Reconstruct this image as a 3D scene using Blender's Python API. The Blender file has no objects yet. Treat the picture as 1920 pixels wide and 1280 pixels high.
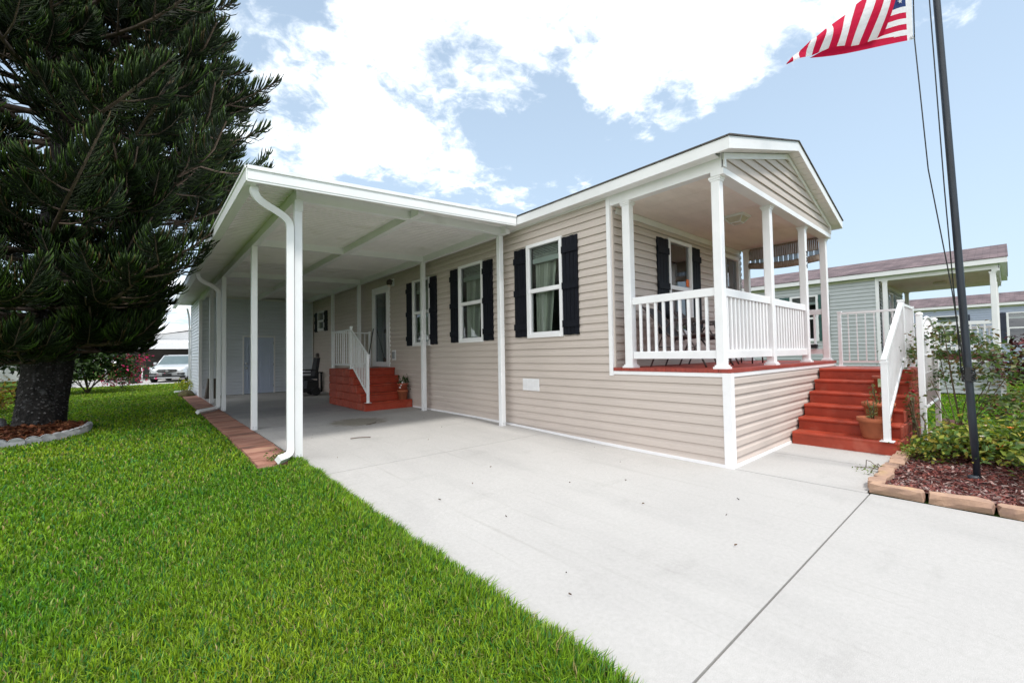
import bpy, math, random
import numpy as np
from mathutils import Vector, Matrix
random.seed(7)
rng = np.random.default_rng(11)
SC = bpy.context.scene
COL = SC.collection
rad = math.radians

# ------------------------------------------------------------------ helpers
def tag(o, label=None, cat=None, group=None, kind=None):
    if label: o['label'] = label
    if cat: o['category'] = cat
    if group: o['group'] = group
    if kind: o['kind'] = kind
    return o

def thing(name, label, cat, loc=(0, 0, 0), group=None):
    o = bpy.data.objects.new(name, None)
    o.empty_display_size = 0.2
    COL.objects.link(o)
    o.location = loc
    return tag(o, label, cat, group)

def root_of(o):
    while o.parent: o = o.parent
    return o

class MB:
    """collects faces, builds ONE mesh object (coordinates in the world; the root's location is taken off)"""
    def __init__(s): s.v = []; s.f = []; s.m = []; s.s = []
    def face(s, pts, mi=0, sm=False):
        n = len(s.v); s.v += [tuple(p) for p in pts]
        s.f.append(tuple(range(n, n + len(pts)))); s.m.append(mi); s.s.append(sm); return s
    def hexa(s, p, mi=0):
        n = len(s.v); s.v += [tuple(q) for q in p]
        for q in ((0,3,2,1),(4,5,6,7),(0,1,5,4),(1,2,6,5),(2,3,7,6),(3,0,4,7)):
            s.f.append(tuple(n+i for i in q)); s.m.append(mi); s.s.append(False)
        return s
    def box(s, x0, x1, y0, y1, z0, z1, mi=0):
        if x0 > x1: x0, x1 = x1, x0
        if y0 > y1: y0, y1 = y1, y0
        if z0 > z1: z0, z1 = z1, z0
        return s.hexa([(x0,y0,z0),(x1,y0,z0),(x1,y1,z0),(x0,y1,z0),(x0,y0,z1),(x1,y0,z1),(x1,y1,z1),(x0,y1,z1)], mi)
    def bbox(s, x0, x1, y0, y1, z0, z1, b=.006, mi=0):
        """box with chamfered vertical edges and top"""
        P = lambda d, z: [(x0+d,y0,z),(x1-d,y0,z),(x1,y0+d,z),(x1,y1-d,z),(x1-d,y1,z),(x0+d,y1,z),(x0,y1-d,z),(x0,y0+d,z)]
        I = lambda z: [(min(max(x,x0+b),x1-b),min(max(y,y0+b),y1-b),z) for x,y,_ in P(b,z)]
        n = len(s.v); s.v += P(b,z0)+P(b,z1-b)+I(z1)
        for k in range(8):
            j = (k+1) % 8
            s.f.append((n+k,n+j,n+8+j,n+8+k)); s.m.append(mi); s.s.append(False)
            s.f.append((n+8+k,n+8+j,n+16+j,n+16+k)); s.m.append(mi); s.s.append(False)
        s.f.append(tuple(n+16+k for k in range(8))); s.m.append(mi); s.s.append(False)
        s.f.append(tuple(n+7-k for k in range(8))); s.m.append(mi); s.s.append(False)
        return s
    def prism(s, poly, d, mi=0):
        n = len(s.v); k = len(poly); d = Vector(d)
        s.v += [tuple(p) for p in poly] + [tuple(Vector(p)+d) for p in poly]
        s.f.append(tuple(n+k-1-i for i in range(k))); s.f.append(tuple(n+k+i for i in range(k)))
        for i in range(k):
            j = (i+1) % k; s.f.append((n+i,n+j,n+k+j,n+k+i))
        s.m += [mi]*(k+2); s.s += [False]*(k+2); return s
    def tube(s, pts, r, n=8, mi=0, sm=True, phase=0, cap=True, up=None, asp=1.0):
        pts = [Vector(p) for p in pts]; N = len(pts)
        rs = r if isinstance(r, (list, tuple)) else [r]*N
        base = len(s.v); u = None
        for i, p in enumerate(pts):
            t = (pts[min(i+1,N-1)] - pts[max(i-1,0)]).normalized()
            if u is None:
                a = Vector(up) if up else (Vector((0,0,1)) if abs(t.z) < .9 else Vector((1,0,0)))
                u = (a - t*a.dot(t)).normalized()
            else: u = (u - t*u.dot(t)).normalized()
            w = t.cross(u)
            for k in range(n):
                th = 2*math.pi*k/n + phase
                s.v.append(tuple(p + (u*math.cos(th)*asp + w*math.sin(th))*rs[i]))
        for i in range(N-1):
            for k in range(n):
                a = base+i*n+k; b = base+i*n+(k+1) % n
                s.f.append((a,b,b+n,a+n)); s.m.append(mi); s.s.append(sm)
        if cap:
            s.f.append(tuple(base+n-1-k for k in range(n))); s.m.append(mi); s.s.append(False)
            s.f.append(tuple(base+(N-1)*n+k for k in range(n))); s.m.append(mi); s.s.append(False)
        return s
    def lathe(s, prof, c=(0,0,0), n=20, mi=0, sm=True):
        base = len(s.v); N = len(prof)
        for r, z in prof:
            for k in range(n):
                th = 2*math.pi*k/n
                s.v.append((c[0]+r*math.cos(th), c[1]+r*math.sin(th), c[2]+z))
        for i in range(N-1):
            for k in range(n):
                a = base+i*n+k; b = base+i*n+(k+1) % n
                s.f.append((a,b,b+n,a+n)); s.m.append(mi); s.s.append(sm)
        s.f.append(tuple(base+n-1-k for k in range(n))); s.m.append(mi); s.s.append(False)
        s.f.append(tuple(base+(N-1)*n+k for k in range(n))); s.m.append(mi); s.s.append(False)
        return s
    def blob(s, c, r, mi=0, nu=8, nv=6, seed=0, amp=.15):
        rr = random.Random(seed); base = len(s.v); r = r if isinstance(r,(tuple,list)) else (r,r,r)
        for i in range(nv+1):
            ph = math.pi*i/nv
            for k in range(nu):
                th = 2*math.pi*k/nu; q = 1+rr.uniform(-amp,amp) if 0 < i < nv else 1
                s.v.append((c[0]+r[0]*q*math.sin(ph)*math.cos(th), c[1]+r[1]*q*math.sin(ph)*math.sin(th), c[2]+r[2]*q*math.cos(ph)))
        for i in range(nv):
            for k in range(nu):
                a = base+i*nu+k; b = base+i*nu+(k+1) % nu
                s.f.append((a,a+nu,b+nu,b)); s.m.append(mi); s.s.append(True)
        return s
    def build(s, name, mats, parent=None):
        if not isinstance(mats, (list, tuple)): mats = [mats]
        off = root_of(parent).location if parent else Vector((0,0,0))
        me = bpy.data.meshes.new(name)
        me.from_pydata([(a-off.x,b-off.y,c-off.z) for a,b,c in s.v], [], s.f)
        for m in mats: me.materials.append(m)
        me.polygons.foreach_set('material_index', s.m); me.polygons.foreach_set('use_smooth', s.s)
        me.update()
        o = bpy.data.objects.new(name, me); COL.objects.link(o)
        if parent: o.parent = parent
        return o

def bulk(name, V, L, S, T, mats, parent=None, col=None, mi=None, smooth=False):
    """numpy mesh: V verts, L flat loop verts, S loop starts, T loop totals"""
    off = root_of(parent).location if parent else Vector((0,0,0))
    me = bpy.data.meshes.new(name)
    V = np.asarray(V, np.float32) - np.array(off, np.float32)
    me.vertices.add(len(V)); me.vertices.foreach_set('co', V.ravel())
    me.loops.add(len(L)); me.loops.foreach_set('vertex_index', np.asarray(L, np.int32))
    me.polygons.add(len(S)); me.polygons.foreach_set('loop_start', np.asarray(S, np.int32)); me.polygons.foreach_set('loop_total', np.asarray(T, np.int32))
    for m in (mats if isinstance(mats,(list,tuple)) else [mats]): me.materials.append(m)
    if mi is not None: me.polygons.foreach_set('material_index', np.asarray(mi, np.int32))
    if smooth: me.polygons.foreach_set('use_smooth', np.ones(len(S), bool))
    if col is not None:
        a = me.color_attributes.new('Col', 'FLOAT_COLOR', 'POINT')
        c = np.ones((len(V),4), np.float32); c[:,:3] = col
        a.data.foreach_set('color', c.ravel())
    me.update(calc_edges=True); me.validate()
    o = bpy.data.objects.new(name, me); COL.objects.link(o)
    if parent: o.parent = parent
    return o

# ------------------------------------------------------------------ materials
def new_mat(name):
    m = bpy.data.materials.new(name); m.use_nodes = True
    nt = m.node_tree; b = nt.nodes['Principled BSDF']
    return m, nt, b, nt.nodes.new, nt.links.new

def mat(name, c, rough=.5, var=.06, scale=6, bump=0., bscale=60, metal=0., spec=.5, stretch=(1,1,1), c2=None, thr=(.35,.65), dirt=None):
    m, nt, b, N, K = new_mat(name)
    b.inputs['Roughness'].default_value = rough; b.inputs['Metallic'].default_value = metal
    b.inputs['Specular IOR Level'].default_value = spec
    tc = N('ShaderNodeTexCoord'); mp = N('ShaderNodeMapping'); mp.inputs['Scale'].default_value = stretch
    K(tc.outputs['Object'], mp.inputs['Vector'])
    n = N('ShaderNodeTexNoise'); n.inputs['Scale'].default_value = scale; n.inputs['Detail'].default_value = 6; n.inputs['Roughness'].default_value = .65
    K(mp.outputs['Vector'], n.inputs['Vector'])
    r = N('ShaderNodeValToRGB'); e = r.color_ramp.elements
    e[0].position, e[1].position = thr
    lo = c2 or tuple(max(0, x*(1-var)) for x in c); hi = c if c2 else tuple(min(1, x*(1+var)) for x in c)
    e[0].color = (*lo, 1); e[1].color = (*hi, 1)
    K(n.outputs['Fac'], r.inputs['Fac']); src = r.outputs['Color']
    if dirt:
        n3 = N('ShaderNodeTexNoise'); n3.inputs['Scale'].default_value = dirt[1]; n3.inputs['Detail'].default_value = 8
        K(mp.outputs['Vector'], n3.inputs['Vector'])
        r3 = N('ShaderNodeValToRGB'); r3.color_ramp.elements[0].position = dirt[2]; r3.color_ramp.elements[1].position = dirt[2]+.18
        K(n3.outputs['Fac'], r3.inputs['Fac'])
        mx = N('ShaderNodeMix'); mx.data_type = 'RGBA'; mx.inputs['B'].default_value = (*dirt[0],1)
        mul = N('ShaderNodeMath'); mul.operation = 'MULTIPLY'; mul.inputs[1].default_value = dirt[3]
        K(r3.outputs['Color'], mul.inputs[0]); K(mul.outputs[0], mx.inputs['Factor']); K(src, mx.inputs['A']); src = mx.outputs['Result']
    K(src, b.inputs['Base Color'])
    if bump:
        n2 = N('ShaderNodeTexNoise'); n2.inputs['Scale'].default_value = bscale; n2.inputs['Detail'].default_value = 5
        K(mp.outputs['Vector'], n2.inputs['Vector'])
        bp = N('ShaderNodeBump'); bp.inputs['Strength'].default_value = bump; bp.inputs['Distance'].default_value = .01
        K(n2.outputs['Fac'], bp.inputs['Height']); K(bp.outputs['Normal'], b.inputs['Normal'])
    return m

def leaf_mat(name, trans=.3, rough=.5, spec=.3, tint=(1.1,1.2,.6)):
    m, nt, b, N, K = new_mat(name)
    at = N('ShaderNodeAttribute'); at.attribute_name = 'Col'
    b.inputs['Roughness'].default_value = rough; b.inputs['Specular IOR Level'].default_value = spec
    K(at.outputs['Color'], b.inputs['Base Color'])
    tr = N('ShaderNodeBsdfTranslucent'); mu = N('ShaderNodeMix'); mu.data_type = 'RGBA'; mu.blend_type = 'MULTIPLY'
    mu.inputs['Factor'].default_value = 1; mu.inputs['B'].default_value = (*tint,1)
    K(at.outputs['Color'], mu.inputs['A']); K(mu.outputs['Result'], tr.inputs['Color'])
    ms = N('ShaderNodeMixShader'); ms.inputs[0].default_value = trans
    K(b.outputs[0], ms.inputs[1]); K(tr.outputs[0], ms.inputs[2]); K(ms.outputs[0], nt.nodes['Material Output'].inputs['Surface'])
    return m

def glass_mat(name, tint=(.80,.88,.86), rough=.0, base=.05):
    m, nt, b, N, K = new_mat(name); nt.nodes.remove(b)
    t = N('ShaderNodeBsdfTransparent'); t.inputs['Color'].default_value = (*tint,1)
    g = N('ShaderNodeBsdfGlossy'); g.inputs['Roughness'].default_value = rough; g.inputs['Color'].default_value = (.95,.97,1,1)
    f = N('ShaderNodeFresnel'); f.inputs['IOR'].default_value = 1.5
    a = N('ShaderNodeMath'); a.operation = 'MULTIPLY_ADD'; a.inputs[1].default_value = 1.5; a.inputs[2].default_value = base; a.use_clamp = True
    K(f.outputs[0], a.inputs[0])
    ms = N('ShaderNodeMixShader'); K(a.outputs[0], ms.inputs[0]); K(t.outputs[0], ms.inputs[1]); K(g.outputs[0], ms.inputs[2])
    K(ms.outputs[0], nt.nodes['Material Output'].inputs['Surface'])
    return m

def shingle_mat(name, c1, c2):
    m, nt, b, N, K = new_mat(name); b.inputs['Roughness'].default_value = .9
    tc = N('ShaderNodeTexCoord'); mp = N('ShaderNodeMapping'); mp.inputs['Rotation'].default_value = (0,0,rad(90))
    K(tc.outputs['Object'], mp.inputs['Vector'])
    br = N('ShaderNodeTexBrick'); br.inputs['Scale'].default_value = 1; br.inputs['Brick Width'].default_value = .3; br.inputs['Row Height'].default_value = .14
    br.inputs['Mortar Size'].default_value = .006; br.inputs['Color1'].default_value = (*c1,1); br.inputs['Color2'].default_value = (*c2,1); br.inputs['Mortar'].default_value = tuple(x*.45 for x in c1)+(1,)
    K(mp.outputs['Vector'], br.inputs['Vector'])
    n = N('ShaderNodeTexNoise'); n.inputs['Scale'].default_value = 2.2; n.inputs['Detail'].default_value = 8; K(tc.outputs['Object'], n.inputs['Vector'])
    mx = N('ShaderNodeMix'); mx.data_type = 'RGBA'; mx.blend_type = 'MULTIPLY'; mx.inputs['Factor'].default_value = .75
    r = N('ShaderNodeValToRGB'); r.color_ramp.elements[0].color = (.45,.42,.45,1); r.color_ramp.elements[1].color = (1.4,1.35,1.35,1); r.color_ramp.elements[0].position = .35; r.color_ramp.elements[1].position = .65
    K(n.outputs['Fac'], r.inputs['Fac']); K(br.outputs['Color'], mx.inputs['A']); K(r.outputs['Color'], mx.inputs['B']); K(mx.outputs['Result'], b.inputs['Base Color'])
    return m

M = {}
M['white'] = mat('white_vinyl', (.82,.815,.825), .35, .03, 3, dirt=((.58,.565,.55),2.2,.64,.3))
M['alu'] = mat('white_aluminium', (.78,.79,.80), .38, .03, 2.5, dirt=((.45,.47,.40),1.8,.60,.4))
M['soffit'] = mat('white_soffit', (.80,.78,.785), .5, .04, 3, dirt=((.42,.42,.32),1.6,.60,.5))
M['siding'] = mat('tan_siding', (.545,.474,.426), .5, .03, 1.3, stretch=(1,1,4), dirt=((.42,.36,.32),2.5,.66,.3))
M['siding_sage'] = mat('sage_siding', (.455,.482,.49), .55, .04, 1.3, stretch=(1,1,4))
M['siding_blue'] = mat('blue_grey_siding', (.36,.41,.52), .55, .04, 1.3, stretch=(1,1,4))
M['siding_white'] = mat('pale_grey_siding', (.66,.70,.76), .5, .04, 1.5, stretch=(1,1,4), dirt=((.5,.52,.55),2,.62,.4))
M['shutter'] = mat('black_shutter_paint', (.006,.007,.012), .55, .25, 8, bump=.12, bscale=40, stretch=(4,4,.6), spec=.18)
M['shutter_teal'] = mat('dark_teal_shutter_paint', (.03,.09,.08), .5, .2, 8)
M['shutter_navy'] = mat('navy_shutter_paint', (.015,.022,.045), .5, .2, 8)
M['red'] = mat('brick_red_paint', (.335,.048,.024), .38, .14, 5, spec=.28, bump=.12, bscale=120, dirt=((.46,.15,.10),4,.55,.5))
M['red_dull'] = mat('worn_red_paint', (.30,.058,.034), .6, .16, 6, bump=.35, bscale=25, stretch=(1,1,3), spec=.3, dirt=((.34,.12,.085),3.5,.55,.5))
M['deck'] = mat('red_deck_boards', (.29,.045,.03), .5, .18, 4, bump=.2, bscale=30, stretch=(1,8,1))
M['deck_dark'] = mat('dark_red_deck_boards', (.13,.018,.022), .5, .18, 4)
M['shingle'] = shingle_mat('charcoal_shingles', (.07,.065,.06), (.10,.09,.085))
M['shingle_plum'] = shingle_mat('plum_brown_shingles', (.115,.085,.09), (.16,.12,.125))
M['ceiling'] = mat('pink_beige_ceiling_board', (.86,.775,.725), .7, .06, 1.2, bump=.08, bscale=20, stretch=(1,3,1), dirt=((.55,.42,.34),1.1,.6,.4))
M['glass'] = glass_mat('window_glass')
M['glass_dark'] = glass_mat('tinted_glass', (.35,.45,.48), base=.08)
M['curtain'] = mat('sage_curtain', (.74,.74,.66), .9, .08, 4, stretch=(8,8,.5))
M['blind'] = mat('pale_blind', (.68,.72,.68), .7, .05, 5)
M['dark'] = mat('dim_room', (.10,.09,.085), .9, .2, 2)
M['black'] = mat('black_metal', (.012,.012,.014), .4, .2, 8)
M['sling'] = mat('charcoal_mesh_fabric', (.03,.03,.036), .8, .3, 90)
M['brown_frame'] = mat('bronze_brown_frame', (.055,.038,.036), .4, .2, 8)
M['bamboo'] = mat('brown_bamboo_slats', (.31,.245,.20), .75, .5, 14, stretch=(1,9,.4))
M['grey'] = mat('grey_plastic', (.30,.31,.32), .5, .1, 6)
M['door_grey'] = mat('pale_grey_door', (.56,.63,.78), .45, .04, 2)
M['terracotta'] = mat('terracotta', (.36,.105,.045), .8, .16, 5, bump=.1, bscale=60, dirt=((.45,.22,.13),4,.6,.4))
M['terra_red'] = mat('red_plastic_pot', (.32,.07,.035), .5, .12, 5)
M['soil'] = mat('potting_soil', (.03,.02,.015), 1, .4, 30, bump=.6, bscale=60)
M['pole'] = mat('dark_slate_pole_paint', (.014,.020,.030), .45, .35, 5, stretch=(6,6,.6), bump=.1, bscale=40, dirt=((.07,.08,.09),3,.6,.6))
M['rope'] = mat('dark_rope', (.02,.022,.022), .9, .3, 60)
M['leaf'] = leaf_mat('leaf_green', .35)
M['needle'] = leaf_mat('pine_needle', .12, .55, .25)
M['blade'] = leaf_mat('grass_blade', .38, .5, .25, (1.05,1.2,.5))
M['wood'] = mat('grey_brown_branch', (.12,.085,.065), .85, .3, 12, bump=.4, bscale=40)
M['bark'] = mat('dark_flaky_bark', (.038,.033,.031), .95, .5, 14, bump=1., bscale=22, c2=(.009,.008,.008), thr=(.35,.7), dirt=((.20,.20,.21),9,.60,.8))
M['stem'] = mat('rose_stem', (.10,.075,.04), .8, .3, 20)
M['mulchchip'] = leaf_mat('mulch_chip', .0, .9, .2)
M['edgestone'] = mat('tan_edging_stone', (.47,.30,.20), .9, .2, 6, bump=1, bscale=18, c2=(.30,.19,.145), thr=(.3,.7), dirt=((.55,.38,.18),5,.58,.6))
M['ringstone'] = mat('pale_grey_edging', (.40,.40,.41), .9, .2, 9, bump=.6, bscale=25, dirt=((.14,.14,.13),5,.56,.6))
M['silver'] = mat('silver_car_paint', (.60,.62,.64), .28, .02, 1, metal=.35)
M['tyre'] = mat('tyre_rubber', (.015,.015,.016), .8, .2, 20)
M['rim'] = mat('alloy_rim', (.55,.56,.58), .3, .05, 5, metal=.7)
M['lamp'] = mat('headlight_lens', (.45,.48,.50), .12, .1, 20)
M['emblem'] = mat('emblem_metal', (.7,.7,.72), .2, .05, 5, metal=.8)
M['white_wall'] = mat('plain_white_wall', (.74,.74,.73), .7, .05, 2)
M['frosted'] = mat('frosted_lamp_glass', (.62,.55,.45), .4, .1, 8)
# ------------------------------------------------------------------ setting: ground, concrete, path, mulch
def gz(y):
    t = min(1, max(0, (y-.3)/5.4)); return .09*t*t*(3-2*t)
def gza(y):
    t = np.clip((y-.3)/5.4, 0, 1); return .09*t*t*(3-2*t)

YS = [-400,-60,-20,-9,-4,-2,0,.3] + [.3+.4*i for i in range(1,15)] + [7,10,14,20,30,60,120,400]
def sheet(mb, x0, x1, y0, y1, dz, mi=0, th=0):
    ys = [y0] + [y for y in YS if y0 < y < y1] + [y1]
    for a, b in zip(ys, ys[1:]):
        za, zb = gz(a)+dz, gz(b)+dz
        if th: mb.hexa([(x0,a,za-th),(x1,a,za-th),(x1,b,zb-th),(x0,b,zb-th),(x0,a,za),(x1,a,za),(x1,b,zb),(x0,b,zb)], mi)
        else: mb.face([(x0,a,za),(x1,a,za),(x1,b,zb),(x0,b,zb)], mi)

def lawn_mat():
    m, nt, b, N, K = new_mat('lawn_soil'); b.inputs['Roughness'].default_value = .95; b.inputs['Specular IOR Level'].default_value = .1
    tc = N('ShaderNodeTexCoord')
    n = N('ShaderNodeTexNoise'); n.inputs['Scale'].default_value = .8; n.inputs['Detail'].default_value = 10; K(tc.outputs['Object'], n.inputs['Vector'])
    r = N('ShaderNodeValToRGB'); e = r.color_ramp.elements; e[0].position=.3; e[1].position=.7; e[0].color=(.045,.10,.014,1); e[1].color=(.10,.17,.022,1); K(n.outputs['Fac'], r.inputs['Fac'])
    n2 = N('ShaderNodeTexNoise'); n2.inputs['Scale'].default_value = 45; n2.inputs['Detail'].default_value = 6; K(tc.outputs['Object'], n2.inputs['Vector'])
    r2 = N('ShaderNodeValToRGB'); r2.color_ramp.elements[0].color=(.35,.4,.35,1); r2.color_ramp.elements[1].color=(1.5,1.4,1.3,1); r2.color_ramp.elements[0].position=.35; r2.color_ramp.elements[1].position=.68; K(n2.outputs['Fac'], r2.inputs['Fac'])
    mx = N('ShaderNodeMix'); mx.data_type='RGBA'; mx.blend_type='MULTIPLY'; mx.inputs['Factor'].default_value=1
    K(r.outputs['Color'], mx.inputs['A']); K(r2.outputs['Color'], mx.inputs['B']); K(mx.outputs['Result'], b.inputs['Base Color'])
    return m

def concrete_mat():
    m, nt, b, N, K = new_mat('pale_concrete'); b.inputs['Roughness'].default_value = .8; b.inputs['Specular IOR Level'].default_value = .25
    tc = N('ShaderNodeTexCoord'); O = tc.outputs['Object']
    def noise(s, d=8, st=None):
        n = N('ShaderNodeTexNoise'); n.inputs['Scale'].default_value = s; n.inputs['Detail'].default_value = d; n.inputs['Roughness'].default_value = .62
        if st:
            mp = N('ShaderNodeMapping'); mp.inputs['Scale'].default_value = st; mp.inputs['Rotation'].default_value=(0,0,rad(14)); K(O, mp.inputs['Vector']); K(mp.outputs[0], n.inputs['Vector'])
        else: K(O, n.inputs['Vector'])
        return n
    def ramp(src, p0, c0, p1, c1):
        r = N('ShaderNodeValToRGB'); e = r.color_ramp.elements; e[0].position=p0; e[1].position=p1; e[0].color=(*c0,1); e[1].color=(*c1,1); K(src, r.inputs['Fac']); return r.outputs['Color']
    def mul(a, bb, f=1):
        mx = N('ShaderNodeMix'); mx.data_type='RGBA'; mx.blend_type='MULTIPLY'; mx.inputs['Factor'].default_value=f; K(a, mx.inputs['A']); K(bb, mx.inputs['B']); return mx.outputs['Result']
    c = ramp(noise(.55).outputs['Fac'], .3, (.435,.424,.412), .7, (.485,.474,.46))
    c = mul(c, ramp(noise(260,2).outputs['Fac'], .3, (.78,.78,.78), .7, (1.10,1.10,1.10)))
    c = mul(c, ramp(noise(1.3,9,(1,.25,1)).outputs['Fac'], .50, (1,1,1), .80, (.84,.84,.845)))
    c = mul(c, ramp(noise(3.5,10,(.35,1,1)).outputs['Fac'], .58, (1,1,1), .74, (.89,.89,.885)))
    c = mul(c, ramp(noise(34,6).outputs['Fac'], .32, (.93,.93,.925), .66, (1.03,1.03,1.03)))
    c = mul(c, ramp(noise(2.2,10,(6,.22,1)).outputs['Fac'], .58, (1,1,1), .72, (.90,.895,.885)))
    # an oil stain and two wide blue-grey darker patches on the carport slab
    for (x, y, R, col, nz) in ((-1.95,6.3,.30,(.62,.59,.52),9), (-2.6,8.4,1.2,(.80,.81,.84),2.2), (-2.2,10.5,1.3,(.78,.79,.82),2)):
        d = N('ShaderNodeVectorMath'); d.operation='DISTANCE'; d.inputs[1].default_value=(x,y,.09); K(O, d.inputs[0])
        n = noise(nz, 6)
        a = N('ShaderNodeMath'); a.operation='MULTIPLY_ADD'; a.inputs[1].default_value=-2.6*R; K(n.outputs['Fac'], a.inputs[0]); K(d.outputs['Value'], a.inputs[2])
        c = mul(c, ramp(a.outputs[0], .0, col, R*.8, (1,1,1)))
    K(c, b.inputs['Base Color'])
    n4 = noise(300, 3); bp = N('ShaderNodeBump'); bp.inputs['Strength'].default_value=.12; bp.inputs['Distance'].default_value=.004; K(n4.outputs['Fac'], bp.inputs['Height']); K(bp.outputs['Normal'], b.inputs['Normal'])
    return m

def paver_mat():
    m, nt, b, N, K = new_mat('red_stamped_pavers'); b.inputs['Roughness'].default_value = .85; b.inputs['Specular IOR Level'].default_value = .2
    tc = N('ShaderNodeTexCoord'); mp = N('ShaderNodeMapping'); mp.inputs['Scale'].default_value = (.35,1,1); mp.inputs['Rotation'].default_value=(0,0,rad(-6)); K(tc.outputs['Object'], mp.inputs['Vector'])
    n = N('ShaderNodeTexNoise'); n.inputs['Scale'].default_value = 4.5; n.inputs['Detail'].default_value = 8; n.inputs['Distortion'].default_value=.4; K(mp.outputs[0], n.inputs['Vector'])
    r = N('ShaderNodeValToRGB'); e = r.color_ramp.elements; e[0].position=.3; e[1].position=.72; e[0].color=(.13,.075,.06,1); e[1].color=(.44,.26,.17,1)
    x = r.color_ramp.elements.new(.45); x.color=(.29,.14,.10,1); x = r.color_ramp.elements.new(.58); x.color=(.36,.19,.145,1)
    K(n.outputs['Fac'], r.inputs['Fac']); K(r.outputs['Color'], b.inputs['Base Color'])
    n2 = N('ShaderNodeTexNoise'); n2.inputs['Scale'].default_value=25; n2.inputs['Detail'].default_value=6; K(mp.outputs[0], n2.inputs['Vector'])
    bp = N('ShaderNodeBump'); bp.inputs['Strength'].default_value=.4; bp.inputs['Distance'].default_value=.01; K(n2.outputs['Fac'], bp.inputs['Height']); K(bp.outputs['Normal'], b.inputs['Normal'])
    return m

M['lawn'] = lawn_mat(); M['concrete'] = concrete_mat(); M['paver'] = paver_mat()
M['joint'] = mat('joint_dirt', (.03,.028,.022), 1, .4, 30)
M['mulch'] = mat('red_brown_mulch', (.14,.05,.042), 1, .5, 26, bump=1, bscale=70, c2=(.035,.016,.013), thr=(.3,.7))
M['needles_litter'] = mat('rust_needle_litter', (.16,.055,.025), 1, .5, 20, bump=1, bscale=60, c2=(.05,.018,.010), thr=(.3,.7), stretch=(1,3,1))
M['asphalt'] = mat('road_asphalt', (.06,.06,.062), .9, .2, 40)

mb = MB(); sheet(mb, -400, 400, -400, 400, -.026); tag(mb.build('ground', M['lawn']), kind='structure')
mb = MB()
# concrete panels with open control joints
YJ = [-9.0,-5.1,-1.25,2.95,6.9,10.8,15.98]
for a, b in zip(YJ, YJ[1:]): sheet(mb, -3.68, 0.0 if a < -1.3 else -.006, a+.006, b-.006, 0, 0, .03)
sheet(mb, .006, 1.2, -1.22, .05, 0, 0, .03); sheet(mb, 1.21, 2.15, -1.22, .05, 0, 0, .03)
tag(mb.build('driveway', M['concrete']), kind='structure')
mb = MB(); sheet(mb, -3.68, .03, -9, 15.98, -.022); sheet(mb, .0, 2.15, -1.24, .05, -.022)
tag(mb.build('joint_bed', M['joint']), kind='structure')
# paver border along the carport
mb = MB(); y = 3.78
rr = random.Random(3)
while y < 16.6:
    w = .40; x1 = -3.70; x0 = -4.13 + rr.uniform(-.012,.012)
    z = gz(y); t = rr.uniform(.006,.016)
    mb.hexa([(x0,y+.06,z-.05),(x1,y,z-.05),(x1,y+w-.012,z-.05),(x0,y+w+.05,z-.05),(x0+.01,y+.065,z+t),(x1-.006,y+.006,z+t),(x1-.006,y+w-.018,z+t),(x0+.01,y+w+.044,z+t)], 0)
    y += w
tag(mb.build('paver_path', M['paver']), kind='structure')
# mulch bed beside the front steps
def bed_h(x, y):
    return .018 + .030*math.sin(x*1.7+y)*math.sin(y*2.1+.5) + .02*math.sin(5*x+3*y)
mb = MB()
nx, ny = 40, 24
def bedpt(i, j):
    x = .16+5.9*(i/nx)**1.2; y = -1.30-3.6*(j/ny)**1.2
    return (x, y, max(.006, bed_h(x,y)+.015))
for i in range(nx):
    for j in range(ny):
        x, y, _ = bedpt(i+.5, j+.5)
        if x > 2.2 and y < -1.55-.35*math.sin((x-2.2)/3.6*math.pi)-max(0,3.4-x)*1.6 : continue
        mb.face([bedpt(i,j),bedpt(i,j+1),bedpt(i+1,j+1),bedpt(i+1,j)], 0, True)
tag(mb.build('mulch_bed', M['mulch']), kind='structure')
def in_bed(x, y):
    return .13 < x < 6.0 and -4.9 < y < -1.24 and not (x > 2.2 and y < -1.58-.35*math.sin((x-2.2)/3.6*math.pi)-max(0,3.4-x)*1.6)
# needle litter round the pine
TRX, TRY = -6.76, 9.45
def ring_r(a): return 1/math.sqrt((math.cos(a)/.80)**2+(math.sin(a)/1.45)**2)
mb = MB(); n = 40
for k in range(n):
    a, b = 2*math.pi*k/n, 2*math.pi*(k+1)/n
    ra, rb = ring_r(a)*.98, ring_r(b)*.98
    mb.face([(TRX,TRY,.20),(TRX+.6*ra*math.cos(a),TRY+.6*ra*math.sin(a),.15),(TRX+.6*rb*math.cos(b),TRY+.6*rb*math.sin(b),.15)],0,True)
    mb.face([(TRX+.6*ra*math.cos(a),TRY+.6*ra*math.sin(a),.15),(TRX+ra*math.cos(a),TRY+ra*math.sin(a),.10),(TRX+rb*math.cos(b),TRY+rb*math.sin(b),.10),(TRX+.6*rb*math.cos(b),TRY+.6*rb*math.sin(b),.15)],0,True)
tag(mb.build('needle_bed', M['needles_litter']), kind='structure')
# pale far drive under the parked car
mb = MB(); sheet(mb, -9, 1.5, 28.2, 40, -.012); tag(mb.build('far_driveway', M['concrete']), kind='structure')
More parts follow.
